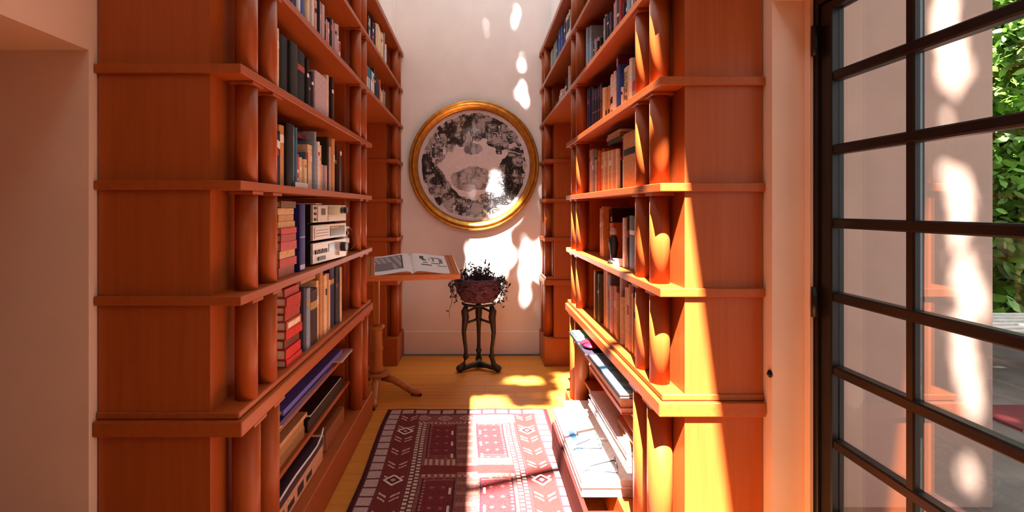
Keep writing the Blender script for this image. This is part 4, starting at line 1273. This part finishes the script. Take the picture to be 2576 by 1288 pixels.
# tree whose crown spreads over the roof light; the gaps in it let the sun through
TX, TY = 3.0, -1.40
tree = thing('tree', 'broad leafy tree standing on the patio, its crown over the roof', 'tree', (TX, TY, -0.02))
tinv = Vector((TX, TY, -0.02))
rel = lambda p: Vector(p) - tinv
tube('trunk', M_BARK, tree, [rel((TX, TY, -0.02)), rel((TX - 0.05, TY - 0.05, 3.2)), rel((TX - 0.2, TY - 0.05, 6.4)), rel((TX - 0.5, TY - 0.1, 9.0))], [0.2, 0.16, 0.13, 0.08], 12)
ZB = 8.5
shade = lambda x, y: rel((x - SUN_X * ZB, y - SUN_Y * ZB, ZB))     # branch point whose shadow falls on the rug at (x, y)
tube('branch', M_BARK, tree, [rel((TX - 0.3, TY - 0.07, 7.4)), shade(2.6, 3.84), shade(1.2, 3.24), shade(0.5, 2.94), shade(-0.04, 2.713), shade(-0.8, 2.40)], [0.07, 0.06, 0.055, 0.050, 0.045, 0.03], 8)
for ex, ey in ((-1.0, 0.4), (0.4, 0.9), (-0.2, -0.9), (1.2, -3.4), (0.3, -2.6)):
    tube('branch', M_BARK, tree, [rel((TX - 0.5, TY - 0.1, 8.9)), rel(((TX + ex) / 2, (TY + ey) / 2, 9.7)), rel((ex, ey, 9.9))], [0.06, 0.04, 0.015], 8)
crs = np.random.RandomState(21)
n = 27000
cx = crs.uniform(-2.0, 2.3, n); cy = crs.uniform(-4.6, 1.5, n); cz = crs.uniform(9.3, 10.3, n)
keep = np.ones(n, bool)
M = 0.075          # leaf reach


def hit(plane, val):
    if plane == 'z':
        t = cz - val
    else:
        t = (val - cy) / SUN_Y
    return cx + SUN_X * t, cy + SUN_Y * t, cz - t


def gap_wall(Y, x, y, rx, ry):
    X0, _, Z0 = px(x, y, Y)
    hx_, _, hz_ = hit('y', Y)
    ax, az = rx * Y / FPX + M * 0.62, ry * Y / FPX + M * 1.0
    return ((hx_ - X0) / ax) ** 2 + ((hz_ - Z0) / az) ** 2 < 1


def gap_floor(x0, x1, y0, y1, Z=0.0):
    X0, X1, Y0, Y1 = x0 - M, x1 + M, y0 - M, y1 + M
    hx_, hy_, _ = hit('z', Z)
    return (hx_ > X0) & (hx_ < X1) & (hy_ > Y0) & (hy_ < Y1)


# open sky over the rug, the near end of the bookcase and its front edges
keep &= ~gap_floor(-0.25, 0.64, -2.0, 3.80)
keep &= ~gap_floor(0.55, 1.2, -2.0, 3.55, 0.84)
keep &= ~gap_floor(0.60, 1.2, -2.0, 3.75, 1.216)
# sun patches on the floor beyond the rug
keep &= ~gap_floor(-0.04, 0.20, 3.91, 4.0)
keep &= ~gap_floor(0.29, 0.50, 4.42, 4.50)
# patches on the end wall and picture
for g_ in ((1297, 45, 4, 22), (1313, 160, 2, 20), (1315, 238, 3, 14), (1220, 72, 0.5, 4), (1386, 80, 0.5, 18), (1248, 470, 14, 18), (1272, 535, 34, 24),
           (1232, 640, 52, 55), (1222, 700, 36, 42), (1322, 655, 5, 34), (1350, 660, 6, 40), (1320, 725, 5, 14)):
    keep &= ~gap_wall(YW, *g_)
# patches on the outside wall
for g_ in ((2382, 40, 30, 60), (2400, 165, 34, 50), (2398, 420, 26, 80), (2420, 520, 26, 80), (2412, 640, 20, 70), (2440, 740, 20, 80), (2425, 860, 18, 60), (2440, 960, 18, 70), (2441, 1205, 7, 16)):
    keep &= ~gap_wall(2.6, *g_)
pts = np.stack([cx, cy, cz], -1)[keep] - np.array(tinv)
leaf_cloud('crown', pts, 0.085, M_LEAF, tree, 5, 2.5)
# the rest of the crown shades the patio
n2_ = 9500
qx = crs.uniform(1.9, 7.4, n2_); qy = crs.uniform(-5.0, 0.85, n2_); qz = crs.uniform(9.2, 10.2, n2_)
leaf_cloud('outer_crown', np.stack([qx, qy, qz], -1) - np.array(tinv), 0.15, M_LEAF, tree, 6, 2.5)
